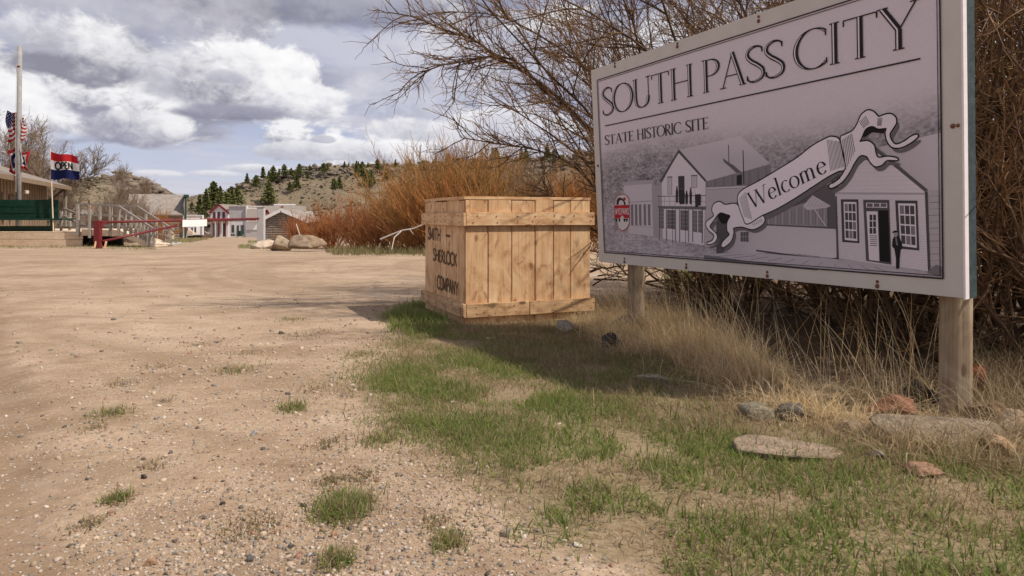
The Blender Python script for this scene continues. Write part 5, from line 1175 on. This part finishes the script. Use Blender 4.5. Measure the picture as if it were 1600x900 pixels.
tag(link('rock_outcrop', clumps('rock_outcrop', L_xs, L_ys, L_Z, 420, M['stonefar'], .8, 132, 152, (190, 275), 10, True)), 'broken dark ledge rocks on the left hill crest', None, None, 'stuff')

# ================================================================ LEFT: brown building, deck, bench, ramp, gate, flags
def dwall(mb, a, b, z0, z1, t): return mb.beam((a[0], a[1], (z0 + z1) / 2), (b[0], b[1], (z0 + z1) / 2), t, z1 - z0)
WD = Vector((-.375, .927, 0)).normalized(); WN = Vector((.927, .375, 0)).normalized()
B0 = Vector((-24.6, 34.0, 0)) - WD * 6; BL = 23.5
bz = -.28                                                              # deck level
bld = thing('visitor_building', 'low brown building with shingled roof behind the green bench', 'building', Vector((B0.x, B0.y, bz)))
ez = P(110, 292, 49.5).z - .05; ov = 1.1
def bp_(s, n, z): return B0 + WD * s + WN * n + Vector((0, 0, z))
mb = MB(); depth = 9.0; wt = ez + .12
mb.hexa([bp_(0, -ov - depth, bz), bp_(BL - 2, -ov - depth, bz), bp_(BL - 2, -ov, bz), bp_(0, -ov, bz), bp_(0, -ov - depth, wt), bp_(BL - 2, -ov - depth, wt), bp_(BL - 2, -ov, wt), bp_(0, -ov, wt)])
rz = ez + (depth / 2 + ov) * .33
gb = [bp_(BL - 2.0, -ov, wt), bp_(BL - 2.0, -ov - depth, wt), bp_(BL - 2.0, -ov - depth / 2, rz - .1)]; mb.add(gb + [p - WD * .2 for p in gb], [(0, 1, 2), (3, 5, 4), (0, 2, 5, 3), (1, 4, 5, 2)])
mb.build('wall', M['siding'], bld)
k = 0
for s in np.arange(.4, BL - 2, .62):                                   # battens of the vertical siding
    plank('batten', bp_(s, -ov + .02, (bz + wt) / 2), (0, 0, 1), WN, wt - bz, .07, .035, M['siding'], bld, .004)
def roofslab(a, b, c, d, t): mb = MB(); up = Vector((0, 0, t)); return mb.hexa([a, b, c, d, a + up, b + up, c + up, d + up])
rf = roofslab(bp_(-1, 0, ez), bp_(BL, 0, ez), bp_(BL, -ov - depth / 2, rz), bp_(-1, -ov - depth / 2, rz), .10).build('roof', M['roof'], bld)
roofslab(bp_(-1, -2 * ov - depth, ez), bp_(-1, -ov - depth / 2 - .01, rz), bp_(BL, -ov - depth / 2 - .01, rz), bp_(BL, -2 * ov - depth, ez), .10).build('roof', M['roof'], bld)
MB().beam(bp_(-1, .02, ez - .04), bp_(BL, .02, ez - .04), .05, .24).build('fascia', M['siding'], bld)
MB().beam(bp_(BL + .02, 0, ez - .02), bp_(BL + .02, -ov - depth / 2, rz - .02), .05, .22).build('fascia', M['siding'], bld)
for s, w, z0, z1, nm in ((8.4, 1.0, bz + .02, bz + 2.15, 'door'), (13.0, 1.1, bz + .9, bz + 2.1, 'window'), (6.0, 1.2, bz + .9, bz + 2.1, 'window'), (11.2, .5, bz + .5, bz + 2.15, 'window')):
    mb = MB(); mb.beam(bp_(s - w / 2, -ov + .02, (z0 + z1) / 2), bp_(s + w / 2, -ov + .02, (z0 + z1) / 2), .06, z1 - z0); f = mb.build(nm, M['barkdark'] if nm == 'window' else M['green'], bld)
    MB().beam(bp_(s - w / 2 + .1, -ov + .055, (z0 + z1) / 2), bp_(s + w / 2 - .1, -ov + .055, (z0 + z1) / 2), .02, z1 - z0 - .2).build('pane', M['glass'], f)
pB = bp_(BL - .25, -.30, 0)
MB().beam((pB.x, pB.y, bz), (pB.x, pB.y, ez), .16, .16).build('porch_post', M['log'], bld)
MB().beam(bp_(BL - .3, -.30, ez - .05), bp_(BL - 2.1, -ov + .05, bz + 1.75), .10, .10).build('brace', M['barkdark'], bld)
MB().rod([P(40, 300, 39.4) + Vector((0, 0, 0)), P(43, 300, 39.3)], .1, .1, 8).build('porch_light', M['pale'], bld)
# deck: front edge of the raised wooden porch
DY = 34.6
deck = thing('deck', 'raised tan wooden deck along the front of the brown building', 'deck', (-23, DY, -.86))
x0, x1 = -30.5, (130 - 800) / F * DY
pdk = P(60, 362, DY).z
nb = 5
for i in range(30): 
    y = DY + .02 + i * .29; plank('deck_board', ((x0 + x1) / 2 - i * .05, y + .14, pdk - .02), (1, 0, 0), CZ, x1 - x0, .28, .04, M['deck'], deck, .004)
for z0, z1, pr_ in ((pdk - .36, pdk - .05, .0), (pdk - .72, pdk - .375, .03)):
    L = (x1 - x0) / 3
    for j in range(3): plank('skirt_board', (x0 + L * (j + .5), DY - .02 - pr_, (z0 + z1) / 2), (1, 0, 0), (0, -1, 0), L - .01, z1 - z0, .045, M['deck'], deck, .005)
mb = MB(); mb.box(x0, DY + .1, -1.2, x1 - .1, DY + .2, pdk - .1).build('skirt_shade', M['dark'], deck)  # near-black sheet added for the shade behind the skirt boards
# bench
bnd = 35.4
bench = thing('bench', 'long dark green bench with a tall panelled back on the deck', 'bench', P(45, 362, bnd))
def fr_box(mb, px0, px1, py0, py1, d, t): a, b = P(px0, py1, d), P(px1, py0, d); return mb.box(a.x, d, a.z, b.x, d + t, b.z)
for a, b in ((-70, -36), (-35.5, -9), (-8.5, 17), (17.6, 42.6), (43.2, 91)): fr_box(MB(), a, b, 312, 342.5, bnd, .06).build('back_panel', M['green'], bench, bevel=.008)
for py in (322.2, 332.4): fr_box(MB(), -70, 91.5, py - .4, py + .4, bnd - .012, .02).build('back_batten', M['green'], bench)
fr_box(MB(), -70, 98, 341.2, 344, bnd - .35, .95).build('seat', M['green'], bench)
fr_box(MB(), -70, 80, 353, 361.3, bnd + .12, .05).build('foot_board', M['green'], bench)
MB().beam(P(79, 310, bnd - .06), P(82.5, 361, bnd - .06), .15, .10, (0, 1, 0)).build('leg', M['green'], bench)
MB().beam(P(-40, 310, bnd - .06), P(-40, 361, bnd - .06), .12, .10, (0, 1, 0)).build('leg', M['green'], bench)
# flagpole and its flags
fp = thing('flagpole', 'tall weathered grey flagpole behind the green bench', 'flagpole', P(29, 362, 36.6))
MB().rod([P(28.5, 366, 36.6), P(29.5, 220, 36.6), P(31, 73, 36.6)], .135, .105, 14).build('pole', M['polewood'], fp, smooth=True)
MB().rod([P(31, 74, 36.6), P(31, 71.5, 36.6)], .11, .06, 10).build('cap', M['polewood'], fp)
MB().rod([P(26, 100, 36.4), P(24.5, 170, 36.4), P(25, 300, 36.4)], .012, .012, 4).build('rope', M['pale'], fp)
MB().rod([P(27, 104, 36.35), P(31, 104, 36.35)], .05, .05, 8).build('pulley', M['rust'], fp)
def flag(name, label, nu, nv, fpos, fcol, cat='flag', group=None):
    V = [fpos(i / nu, j / nv) for j in range(nv + 1) for i in range(nu + 1)]; me = bpy.data.meshes.new(name)
    Fc = [(j * (nu + 1) + i, j * (nu + 1) + i + 1, (j + 1) * (nu + 1) + i + 1, (j + 1) * (nu + 1) + i) for j in range(nv) for i in range(nu)]
    me.from_pydata([tuple(v) for v in V], [], Fc); me.materials.append(M['cloth']); a = me.color_attributes.new('Col', 'FLOAT_COLOR', 'CORNER')
    c = []
    for j in range(nv):
        for i in range(nu): c += [(*fcol((i + .5) / nu, (j + .5) / nv), 1)] * 4
    a.data.foreach_set('color', np.array(c, np.float32).ravel()); me.polygons.foreach_set('use_smooth', np.ones(len(me.polygons), bool))
    o = link(name, me); return tag(o, label, cat)
RD, WH, NV_ = (.40, .018, .024), (.66, .65, .64), (.012, .016, .075)
def bez(p0, p1, p2, t): return (p0[0] * (1 - t) ** 2 + 2 * p1[0] * t * (1 - t) + p2[0] * t * t, p0[1] * (1 - t) ** 2 + 2 * p1[1] * t * (1 - t) + p2[1] * t * t)
def drape(top, bot, d, folds, amp, ph=0):
    def f(u, v):                                                       # v = 0 bottom, 1 top; rows interpolate two picture curves
        a = bez(*top, u); b = bez(*bot, u); px = b[0] + (a[0] - b[0]) * v; py = b[1] + (a[1] - b[1]) * v
        return P(px, py, d + amp * math.sin(u * folds * 6.283 + ph + v * 1.2) * (.25 + u))
    return f
def us_col(u, v):
    if u < .30 and v > 6 / 13: return WH if (int(u * 40) + int(v * 36)) % 4 == 0 and int(u * 40) % 2 == 0 else NV_
    return RD if int(v * 13) % 2 == 0 else WH
def drape_us(u, v):
    px = 10 + 29 * u ** .9 + 2.2 * math.sin(v * 7 + u * 5); top = 172 + 11 * u + 2 * math.sin(u * 9); bot = 219 - 3 * u + 3 * math.sin(u * 8 + 1)
    return P(px + (1 - v) * 1.5, bot + (top - bot) * v, 36.75 + .22 * math.sin(u * 13 + v * 2.5))
flag('american_flag', 'red and white striped flag with starry corner on the grey pole', 44, 39, drape_us, us_col)
def wy_col(u, v):
    e = min(u, 1 - u, v * .66, (1 - v) * .66)
    if e < .085: return RD
    if e < .15: return WH
    q = ((u - .5) / .2) ** 2 + ((v - .5) / .2) ** 2
    if q < 1 or (abs(u - .66) < .07 and abs(v - .58) < .13) or (abs(v - .30) < .08 and (abs(u - .40) < .03 or abs(u - .60) < .03)): return WH
    return NV_
def drape_wy(u, v):
    px = 14 + 31 * u + 2.0 * math.sin(v * 5 + u * 9); top = 231 + 4 * math.sin(u * 10 + .6) + 8 * max(0, u - .5) * 2; bot = 268 + 5 * math.sin(u * 7)
    return P(px, bot + (top - bot) * v, 36.75 + .25 * math.sin(u * 16 + v * 3))
flag('state_flag', 'blue flag with white and red edges hanging crumpled below the striped one', 44, 30, drape_wy, wy_col)
op = thing('open_flag', 'red white and blue OPEN flag on a thin leaning pole by the bench', 'flag', P(80, 361, 35.0))
MB().rod([P(83.5, 362, 35.1), P(78.5, 232, 35.1)], .03, .022, 8).build('pole', M['deck'], op)
def drape_open(u, v):
    top = 236.5 + 9 * u + 1.6 * math.sin(u * 6.5); bot = 280 + 1.2 * math.sin(u * 9); px = 79.6 + 43 * u + (1 - v) * 1.0 * u + 1.2 * math.sin(v * 5) * u
    return P(px, bot + (top - bot) * v, 35.05 + .16 * math.sin(u * 8.5 + v * 1.5) * (.2 + u))
f_ = flag('cloth', None, 40, 30, drape_open, lambda u, v: RD if v > .70 else (WH if v > .36 else NV_)); 
f_.parent = op; f_.matrix_parent_inverse = op.matrix_basis.inverted()
for kk in ('label', 'category'):
    if kk in f_: del f_[kk]
Q, _, tw_ = text_quads('OPEN', sans=.27)
def oplace(u, v, h): p = drape_open(u, v); return p + Vector((0, -.012 - h, 0))
for ci in range(4): link('letter', strip_mesh('letter', [([[(.16 + p[0] / tw_ * .62, .40 + p[1] * .26) for p in q] for q in st], (.012, .014, .03)) for st, k in zip(Q, TQ['own']) if k == ci], M['dark'], oplace, 4e-4)[0], op)
# ramp with two post-and-rail railings
ramp = thing('ramp', 'weathered grey wooden ramp with post railings leading down from the deck', 'ramp', P(180, 380, 33.5))
def rpt(px, py, d): return P(px, py, d)
posts = [(122, 319, 370, 34.4), (140, 320, 372, 34.2), (156.5, 321.5, 371, 34.1), (172.5, 323, 369, 34.0), (185.5, 323.5, 367, 33.9), (195.5, 331, 374, 33.6), (204.5, 336.5, 376, 33.4), (212.5, 341.5, 379, 33.2), (219, 346, 381, 33.0), (224.5, 350, 383, 32.8), (229.5, 353.5, 385, 32.6), (234.5, 356.5, 386.5, 32.4), (240.5, 359.5, 388, 32.2)]
rnd = random.Random(3)
for i, (px, a, b, d) in enumerate(posts):
    w = .15 if i == 0 else .115; t, bt = P(px + rnd.uniform(-.4, .4), a, d), P(px, b, d); plank('post', (t + bt) / 2, t - bt, (0, -1, 0), (t - bt).length, w, w, M['grey'], ramp, .012)
for i, (px, a, b, d) in enumerate(posts):                              # far railing
    if i in (1, 3, 5, 7, 9, 11): t, bt = P(px, a, d) + Vector((.1, 1.7, 0)), P(px, b, d) + Vector((.1, 1.7, 0)); plank('post', (t + bt) / 2, t - bt, (0, -1, 0), (t - bt).length, .11, .11, M['grey'], ramp, .012)
def rail(a, b, w=.10, h=.10): a, b = Vector(a), Vector(b); plank('rail', (a + b) / 2, b - a, (0, -1, 0), (b - a).length, h, w, M['grey'], ramp, .015)
for dz, dy in ((0, 0), (0, 1.7)):
    o = Vector((.0, dy, 0))
    rail(P(117, 318.5, 34.5) + o, P(186, 322.5, 33.9) + o); rail(P(185, 322.2, 33.9) + o, P(243, 360, 32.1) + o)
    for f in (.38, .78):
        rail(P(120, 319 + 43 * f, 34.5) + o + Vector((0, .08, 0)), P(186, 323 + 40 * f, 34.0) + o + Vector((0, .08, 0)), .06, .09); rail(P(186, 323 + 40 * f, 34.0) + o + Vector((0, .08, 0)), P(242, 360 + 22 * f, 32.3) + o + Vector((0, .08, 0)), .06, .09)
for a, b in ((P(130, 360, 34.5), P(186, 362, 33.9)), (P(186, 362, 33.9), P(240, 385, 32.2))):
    n = 6
    for i in range(n):
        o = Vector((0, .16 + i * .28, -.02)); plank('floor_board', (a + b) / 2 + o, b - a, CZ, (b - a).length, .27, .045, M['deck'], ramp, .004)
a, b = P(186, 364, 33.88), P(241, 386.2, 32.15); plank('skirt_board', (a + b) / 2 + Vector((0, .02, 0)), b - a, (0, -1, 0), (b - a).length, .22, .05, M['deck'], ramp, .005)
a, b = P(128, 363, 34.45), P(187, 364.5, 33.9); plank('skirt_board', (a + b) / 2, b - a, (0, -1, 0), (b - a).length, .30, .05, M['deck'], ramp, .005)
for (p0, p1) in (((100, 326), (122, 335)), ((100, 338), (124, 350)), ((88, 355), (122, 356))):   # side rail that runs back along the deck
    a, b = P(p0[0], p0[1], 37.5), P(p1[0], p1[1], 34.9); plank('rail', (a + b) / 2, b - a, (0, -1, 0), (b - a).length, .10, .07, M['grey'], ramp, .01)
for px, a_, b_2 in ((109, 328, 360), (96, 330, 361)): t, bt = P(px, a_, 37.0), P(px, b_2, 37.0); plank('post', (t + bt) / 2, t - bt, (0, -1, 0), (t - bt).length, .12, .12, M['grey'], ramp, .012)
mb = MB(); q0, q1 = P(132, 368, 36.2), P(232, 368, 36.2); mb.box(q0.x, 36.0, -1.3, q1.x - 1.2, 36.1, q0.z).build('under_shade', M['dark'], ramp)  # upright near-black sheet standing in for the shade beneath the ramp
# gate
gate = thing('road_gate', 'dark red metal swing gate with a small white sign across the lane', 'gate', GX(153, 29.4))
gp, ge = P(153, 388, 29.4), P(404, 341.5, 38.0)
MB().beam(GX(153, 29.4) - Vector((0, 0, .1)), P(153, 344.5, 29.4), .235, .235, (0, 1, 0)).build('post', M['red'], gate, bevel=.012)
MB().rod([P(153, 344.8, 29.4), P(153, 343.6, 29.4)], .13, .05, 10).build('cap', M['red'], gate)
def gl(px): d = 29.4 + (38 - 29.4) * ((px - 153) / (404 - 153)) ** .9; return d
gb_ = lambda t: P(157, 347.2, 29.4).lerp(ge, t)
MB().rod([gb_(0), gb_(.5), gb_(1)], .055, .05, 10).build('bar', M['red'], gate, smooth=True)
MB().rod([P(160, 377, 29.45), P(276, 352.5, 33.0)], .05, .05, 10).build('brace', M['red'], gate, smooth=True)
MB().add([P(158, 347, 29.4), P(167, 348, 29.6), P(158, 356, 29.4), P(158, 347, 29.45), P(167, 348, 29.65), P(158, 356, 29.45)], [(0, 1, 2), (5, 4, 3), (0, 3, 4, 1), (1, 4, 5, 2), (2, 5, 3, 0)]).build('gusset', M['red'], gate)
t0, t1 = .455, .615
a, b = gb_(t0), gb_(t1); pl0 = MB(); dn = Vector((0, 0, -.02)); hh = Vector((0, 0, -.29)); n_ = Vector((.03, -.07, 0))
pl0.hexa([a + dn + hh + n_, b + dn + hh + n_, b + dn + hh + n_ * .6, a + dn + hh + n_ * .6, a - dn + n_, b - dn + n_, b - dn + n_ * .6, a - dn + n_ * .6]).build('sign_plate', M['white'], gate)
mb = MB(); g0 = P(168, 386, 30.5)
for px in (149, 165): m = MB(); m.beam(P(px - 1.5, 388, 29.2), P(px + 1, 377, 29.3), .05, .05); tag(m.build('marker_stake', M['crate']), 'short orange tan stake beside the red gate post' if px < 155 else 'short orange tan stake under the gate brace', 'stake')
lp_ = thing('gate_post', 'broad pale grey wooden post at the far end of the red gate', 'post', GX(406.5, 38))
a = P(401.2, 324.5, 38); b = P(411.8, 378, 38); MB().box(a.x, 38, b.z - .5, b.x, 38.3, a.z).build('post', M['greywall'], lp_, bevel=.02)
MB().box(a.x - .02, 37.98, a.z - .001, b.x + .02, 38.32, a.z + .05).build('cap', M['grey'], lp_)
# ================================================================ VILLAGE
def gz(y): return -SL * y
def gable_front(o, px0, px1, apex, y_eave, d, depth, wallm, roofm, over=.25, zb=None, trim=None, th=.12, base_px=None):
    """a gable end facing the camera: wall, two roof slopes, trim along the slopes"""
    zb = gz(d) - .3 if zb is None else zb; L, R_, A_ = P(px0, y_eave, d), P(px1, y_eave, d), P(apex[0], apex[1], d); Y = Vector((0, depth, 0))
    mb = MB(); f = [Vector((L.x, d, zb)), Vector((R_.x, d, zb)), R_, A_ - Vector((0, 0, .02)), L]; n = len(f)
    mb.add(f + [p + Y for p in f], [tuple(range(n)), tuple(range(2 * n - 1, n - 1, -1))] + [(i, n + i, n + (i + 1) % n, (i + 1) % n) for i in range(n)]); w = mb.build('wall', wallm, o)
    for S_ in (L, R_):
        dr = (S_ - A_).normalized(); e = S_ + dr * over; fw = Vector((0, -over, 0)); up = Vector((0, 0, th)); k = MB()
        k.hexa([A_ + fw, e + fw, e + Y, A_ + Y, A_ + fw + up, e + fw + up, e + Y + up, A_ + Y + up]).build('roof', roofm, o)
        if trim: MB().beam(A_ + fw + Vector((0, -.03, th * .4)), e + fw + Vector((0, -.03, th * .4)), .06, th * 1.7).build('barge_board', trim, o)
    return w
def win(o, px0, px1, py0, py1, d, frame, panes=(2, 2), m=None):
    a, b = P(px0, py1, d), P(px1, py0, d); t = .06; f = MB(); f.box(a.x - t, d - .05, a.z - t, b.x + t, d + .03, b.z + t); w = f.build('window', frame, o)
    nx, ny = panes
    for i in range(nx):
        for j in range(ny):
            x0, x1 = a.x + (b.x - a.x) * i / nx, a.x + (b.x - a.x) * (i + 1) / nx; z0, z1 = a.z + (b.z - a.z) * j / ny, a.z + (b.z - a.z) * (j + 1) / ny
            MB().box(x0 + .02, d - .07, z0 + .02, x1 - .02, d - .052, z1 - .02).build('pane', m or M['glass'], w)
    return w
def pbox(px0, px1, py0, py1, d, depth, zb=None): a, b = P(px0, py1, d), P(px1, py0, d); return MB().box(a.x, d, a.z if zb is None else zb, b.x, d + depth, b.z)
# log cabin with false front
D1 = 92
cab = thing('log_cabin', 'grey log cabin with green edged false front and shake roof', 'cabin', GX(262, D1))
mb = MB(); a, b = P(205, 336, D1), P(289, 336, D1); nl = 11; zb = gz(D1) - .3
for i in range(nl):
    z = zb + (a.z - zb) * (i + .5) / nl; mb.rod([(a.x, D1 + .1, z), (b.x, D1 + .1, z)], (a.z - zb) / nl * .55, None, 8)
tag(mb.build('log_wall', M['log'], cab), kind='stuff')
MB().box(a.x, D1 + .15, zb, b.x, D1 + 7, a.z).build('wall', M['log'], cab)
e0, e1, r0, r1 = P(203, 336.5, D1 - .5), P(289, 336.5, D1 - .5), P(225, 306, D1 + 4), P(286, 306, D1 + 4)
r1.x = e1.x; r0.x = e0.x + .6
MB().hexa([e0, e1, r1, r0] + [p + Vector((0, 0, .15)) for p in (e0, e1, r1, r0)]).build('roof', M['shake'], cab)
mb = MB(); q0, q1 = P(288.3, 305, D1 - .6), P(291.4, 372, D1 - .6)
mb.box(q0.x, D1 - .6, zb, q1.x, D1 + 7, q0.z).build('false_front', M['green'], cab)
mb = MB(); mb.add([P(286.5, 320, D1 - .7), P(288.4, 309, D1 - .7), P(288.4, 340, D1 - .7)] + [p + Vector((0, .2, 0)) for p in (P(286.5, 320, D1 - .7), P(288.4, 309, D1 - .7), P(288.4, 340, D1 - .7))], [(0, 1, 2), (5, 4, 3), (0, 3, 4, 1), (1, 4, 5, 2), (2, 5, 3, 0)]).build('brace', M['shake'], cab)
pbox(286.5, 294, 304, 307.5, D1 - .75, 7.6).build('cornice', M['green'], cab)
piv = P(291, 370, D1 - .6); cab.matrix_basis = Matrix.Translation(piv) @ Matrix.Rotation(math.radians(25), 4, 'Z') @ Matrix.Translation(-piv) @ cab.matrix_basis
# low building with brick chimney behind the ramp
D2 = 66
lb_ = thing('low_house', 'low grey roofed house with an orange brick chimney behind the ramp', 'house', GX(140, D2))
pbox(96, 172, 337, 372, D2, 5).build('wall', M['clap'], lb_)
e0, e1, r0, r1 = P(92, 340, D2 - .4), P(175, 340, D2 - .4), P(100, 329, D2 + 2.5), P(170, 329, D2 + 2.5)
rf = MB().hexa([e0, e1, r1, r0] + [p + Vector((0, 0, .12)) for p in (e0, e1, r1, r0)]).build('roof', M['shake'], lb_)
pbox(136, 140.6, 319, 332, D2 + 2.2, .5).build('chimney', M['brick'], rf); pbox(137.5, 139.5, 313, 320, D2 + 2.4, .12).build('flue', M['rust'], rf)
win(lb_, 158, 164, 345, 357, D2, M['brick'], (1, 2)); win(lb_, 118, 124, 345, 357, D2, M['greywall'], (1, 2))
# small white building and platform
D3 = 118
sm = thing('white_store', 'small white false fronted building with two windows left of the hotel', 'building', GX(308, D3))
pbox(291, 317, 337, 372, D3, 7, gz(D3) - .3).build('wall', M['clap'], sm); pbox(292.5, 318, 335.8, 338, D3 - .15, 7.2).build('cornice', M['greywall'], sm); pbox(293, 309, 345, 354, D3 - .1, .1).build('sign_board', M['white'], sm)
for a, b in ((301.5, 304.5), (306, 309.2)): win(sm, a, b, 355, 363, D3, M['white'], (1, 2))
pbox(294, 297, 356, 365, D3 - .05, .1).build('door', M['barn'], sm)
pbox(316.2, 318.6, 336, 367.5, D3 - .3, .3, gz(D3) - .2).build('corner_post', M['white'], sm)
piv = P(318.5, 370, D3 - .3); sm.matrix_basis = Matrix.Translation(piv) @ Matrix.Rotation(math.radians(23.5), 4, 'Z') @ Matrix.Translation(-piv) @ sm.matrix_basis
pf = thing('platform', 'low dark wooden platform in front of the small white building', 'platform', GX(307, D3 - 6))
for i in range(8): a, b = P(290, 367.2, D3 - 8 + i * .6), P(317, 367.2, D3 - 8 + i * .6); plank('deck_board', ((a.x + b.x) / 2, D3 - 8 + i * .6, a.z), (1, 0, 0), CZ, b.x - a.x, .58, .10, M['grey'], pf, .01)
a, b = P(292, 368, D3 - 7.6), P(316, 372, D3 - 7.6); MB().box(a.x, D3 - 7.6, gz(D3) - .3, b.x, D3 - 3.5, a.z - .05).build('base', M['barkdark'], pf)
st_ = P(296, 366, D3 - 7); tag(MB().box(st_.x - .4, D3 - 7, st_.z - .1, st_.x + .5, D3 - 6.4, st_.z + .5).rod([(st_.x, D3 - 6.7, st_.z + .5), (st_.x, D3 - 6.7, st_.z + .62)], .3, .26, 8).build('wooden_barrel', M['deck']), 'tan barrel like box on the dark platform', 'box')
# dark log wall left of the hotel
D5 = 150
ds = thing('log_wing', 'dark open log shed between the white store and the hotel', 'shed', GX(325, D5))
pbox(317, 331, 349.5, 369, D5, 4, gz(D5) - .3).build('wall', M['log'], ds); pbox(316, 331, 348, 350.5, D5 - .5, 4.5).build('roof', M['shake'], ds); pbox(319.5, 330, 352, 355, D5 - .06, .1).build('opening_shade', M['dark'], ds)  # the gap is a solid slab, its inner shade put into the colour
mb = MB(); tag(mb.rod([P(320, 362, D5 - .4), P(327, 366, D5 - .4)], .12, .1, 6).rod([P(321, 366, D5 - .3), P(328, 363, D5 - .3)], .1, .1, 6).build('log', M['pale']), 'pale crossed poles leaning by the dark log shed', 'pole')
# the hotel
D4 = 140
ht = thing('hotel', 'white two storey gabled hotel with red trim and balcony', 'hotel', GX(342, D4))
gable_front(ht, 329, 357, (342.2, 320.5), 332.5, D4, 9, M['clap'], M['roof'], .22, None, M['barn'], .22)
for px in (335, 342, 349.5): win(ht, px - 1.5, px + 1.5, 331.5, 341.5, D4, M['barn'], (2, 2))
pbox(320, 356, 343.5, 345.2, D4 - 1.5, 1.5).build('balcony_floor', M['barn'], ht)
pbox(321, 356, 341, 341.7, D4 - 1.5, .08).build('balcony_rail', M['barn'], ht)
for k in range(12): pbox(321.2 + k * 3.1, 321.8 + k * 3.1, 341.5, 343.8, D4 - 1.48, .05).build('baluster', M['barn'], ht)
for k, px in enumerate((331.2, 336, 341.4, 346.8, 352.4)): pbox(px - .45, px + .45, 345, 370, D4 - 1.45, .12, gz(D4) - .2).build('porch_post', M['clap'] if k % 2 else M['barn'], ht)
for a, b in ((333, 336), (340, 343), (348.5, 353)): pbox(a, b, 349, 369, D4 - .05, .1).build('door', M['glass'], ht)
fa = thing('false_front_store', 'white flat topped building joined to the right of the hotel', 'building', GX(371, D4))
pbox(357.4, 385.6, 322, 372, D4 + .3, 8, gz(D4) - .3).build('wall', M['greywall'], fa); pbox(357.2, 386, 321, 322.6, D4 + .1, 8.4).build('cornice', M['tin'], fa)
pbox(357.6, 385.4, 346, 371, D4 + .2, .1, gz(D4) - .3).build('lower_wall', M['clap'], fa)
pbox(384, 386.6, 322, 369, D4 - .05, .3).build('corner_board', M['white'], fa); pbox(357.4, 384, 342.6, 343.6, D4 + .12, .18).build('belt_board', M['barn'], fa)
win(fa, 362.3, 366.2, 351.5, 363, D4 + .2, M['greywall'], (2, 3)); win(fa, 377, 381, 351.5, 366, D4 + .2, M['greywall'], (2, 3)); pbox(370.5, 373, 352, 369, D4 + .12, .1).build('door', M['green'], fa)
pbox(360.5, 366, 366, 368.5, D4 - .6, .4).build('step', M['dark'], fa)
bb = P(376, 369, D4 - 1); tag(MB().rod([bb, bb + Vector((0, 0, .95))], .42, .38, 10).rod([bb + Vector((0, 0, .95)), bb + Vector((0, 0, 1.05))], .44, .30, 10).build('bin', M['green']), 'dark green bin before the white flat topped building', 'bin')
br = thing('brown_roof_house', 'low house with brown roof and white wall panel right of the flat topped building', 'house', GX(394, 132))
pbox(384.5, 404, 346, 372, 132, 6, gz(132) - .3).build('wall', M['greywall'], br); pbox(384.6, 402.5, 346, 359, 131.9, .1).build('wall_panel', M['white'], br)
e0, e1, r0, r1 = P(384, 344.5, 131.5), P(405, 344.5, 131.5), P(386, 327.5, 136), P(410, 327.5, 136)
rf = MB().hexa([e0, e1, r1, r0] + [p + Vector((0, 0, .15)) for p in (e0, e1, r1, r0)]).build('roof', M['roof'], br); pbox(384, 404, 342.5, 344.8, 131.4, .1).build('fascia', M['barn'], br)
lh = thing('long_house', 'long pale roofed building with brick chimneys behind the log shed', 'building', GX(440, 170))
pbox(388, 476, 330, 352, 172, 7, gz(172) - .3).build('wall', M['greywall'], lh); e0, e1, r0, r1 = P(386, 331, 171), P(478, 331, 171), P(386, 322.5, 175), P(478, 322.5, 175)
rf = MB().hexa([e0, e1, r1, r0] + [p + Vector((0, 0, .15)) for p in (e0, e1, r1, r0)]).build('roof', M['shake'], lh)
MB().hexa([P(428, 327.5, 171) + Vector((0, 0, .9)), P(462, 327.5, 171) + Vector((0, 0, .9)), P(462, 326, 172) + Vector((0, 0, .9)), P(428, 326, 172) + Vector((0, 0, .9)), P(428, 327.5, 171) + Vector((0, 0, 1.1)), P(462, 327.5, 171) + Vector((0, 0, 1.1)), P(462, 326, 172) + Vector((0, 0, 1.1)), P(428, 326, 172) + Vector((0, 0, 1.1))]).build('ridge_sheet', M['tin'], lh)
for a, b, t in ((393, 397, 319.5), (439, 442, 322), (470, 472.5, 325)): pbox(a, b, t, 329, 173.5, .7).build('chimney', M['brick'], rf)
rg_ = thing('red_gable_house', 'small white house with a red trimmed gable behind the grey post', 'house', GX(417, 110))
gable_front(rg_, 408, 426, (417, 329.5), 344, 112, 7, M['clap'], M['roof'], .25, None, M['barn'], .25)
# log shed with white trim
D6 = 62
sd_ = thing('log_shed', 'grey log shed with white painted gable trim beside the orange willows', 'shed', GX(440, D6))
zb = gz(D6) - .3; Lx, Rx = P(409.5, 345, D6), P(478, 345, D6); Ap = P(441, 329.5, D6); nl = 10; mb = MB()
for i in range(nl + 4):
    h = (Lx.z - zb) / nl; z = zb + h * (i + .5); f = 1.0 if z < Lx.z else max(.0, (Ap.z - z) / (Ap.z - Lx.z)); 
    if f <= .04: continue
    cx = Ap.x; mb.rod([(cx - (cx - Lx.x) * f, D6 + .1, z), (cx + (Rx.x - cx) * f, D6 + .1, z)], h * .54, None, 8)
tag(mb.build('log_wall', M['log'], sd_), kind='stuff')
gable_front(sd_, 409.5, 478, (441, 329.5), 345, D6 + .12, 5, M['barkdark'], M['shake'], .35, None, M['white'], .16)
MB().box(Lx.x - .05, D6 - .12, zb, Lx.x + .10, D6 + .05, Lx.z).build('corner_board', M['white'], sd_)
# pale path from the ramp foot towards the cabin
mb = MB(); q = [GX(240, 33), GX(262, 37), GX(286, 46), GX(276, 70), GX(262, 90), GX(254, 90), GX(264, 70), GX(266, 50), GX(250, 40), GX(236, 36)]
mb.add([p + Vector((0, 0, .012)) for p in q], [tuple(range(len(q)))]); tag(mb.build('path', M['path']), kind='structure')
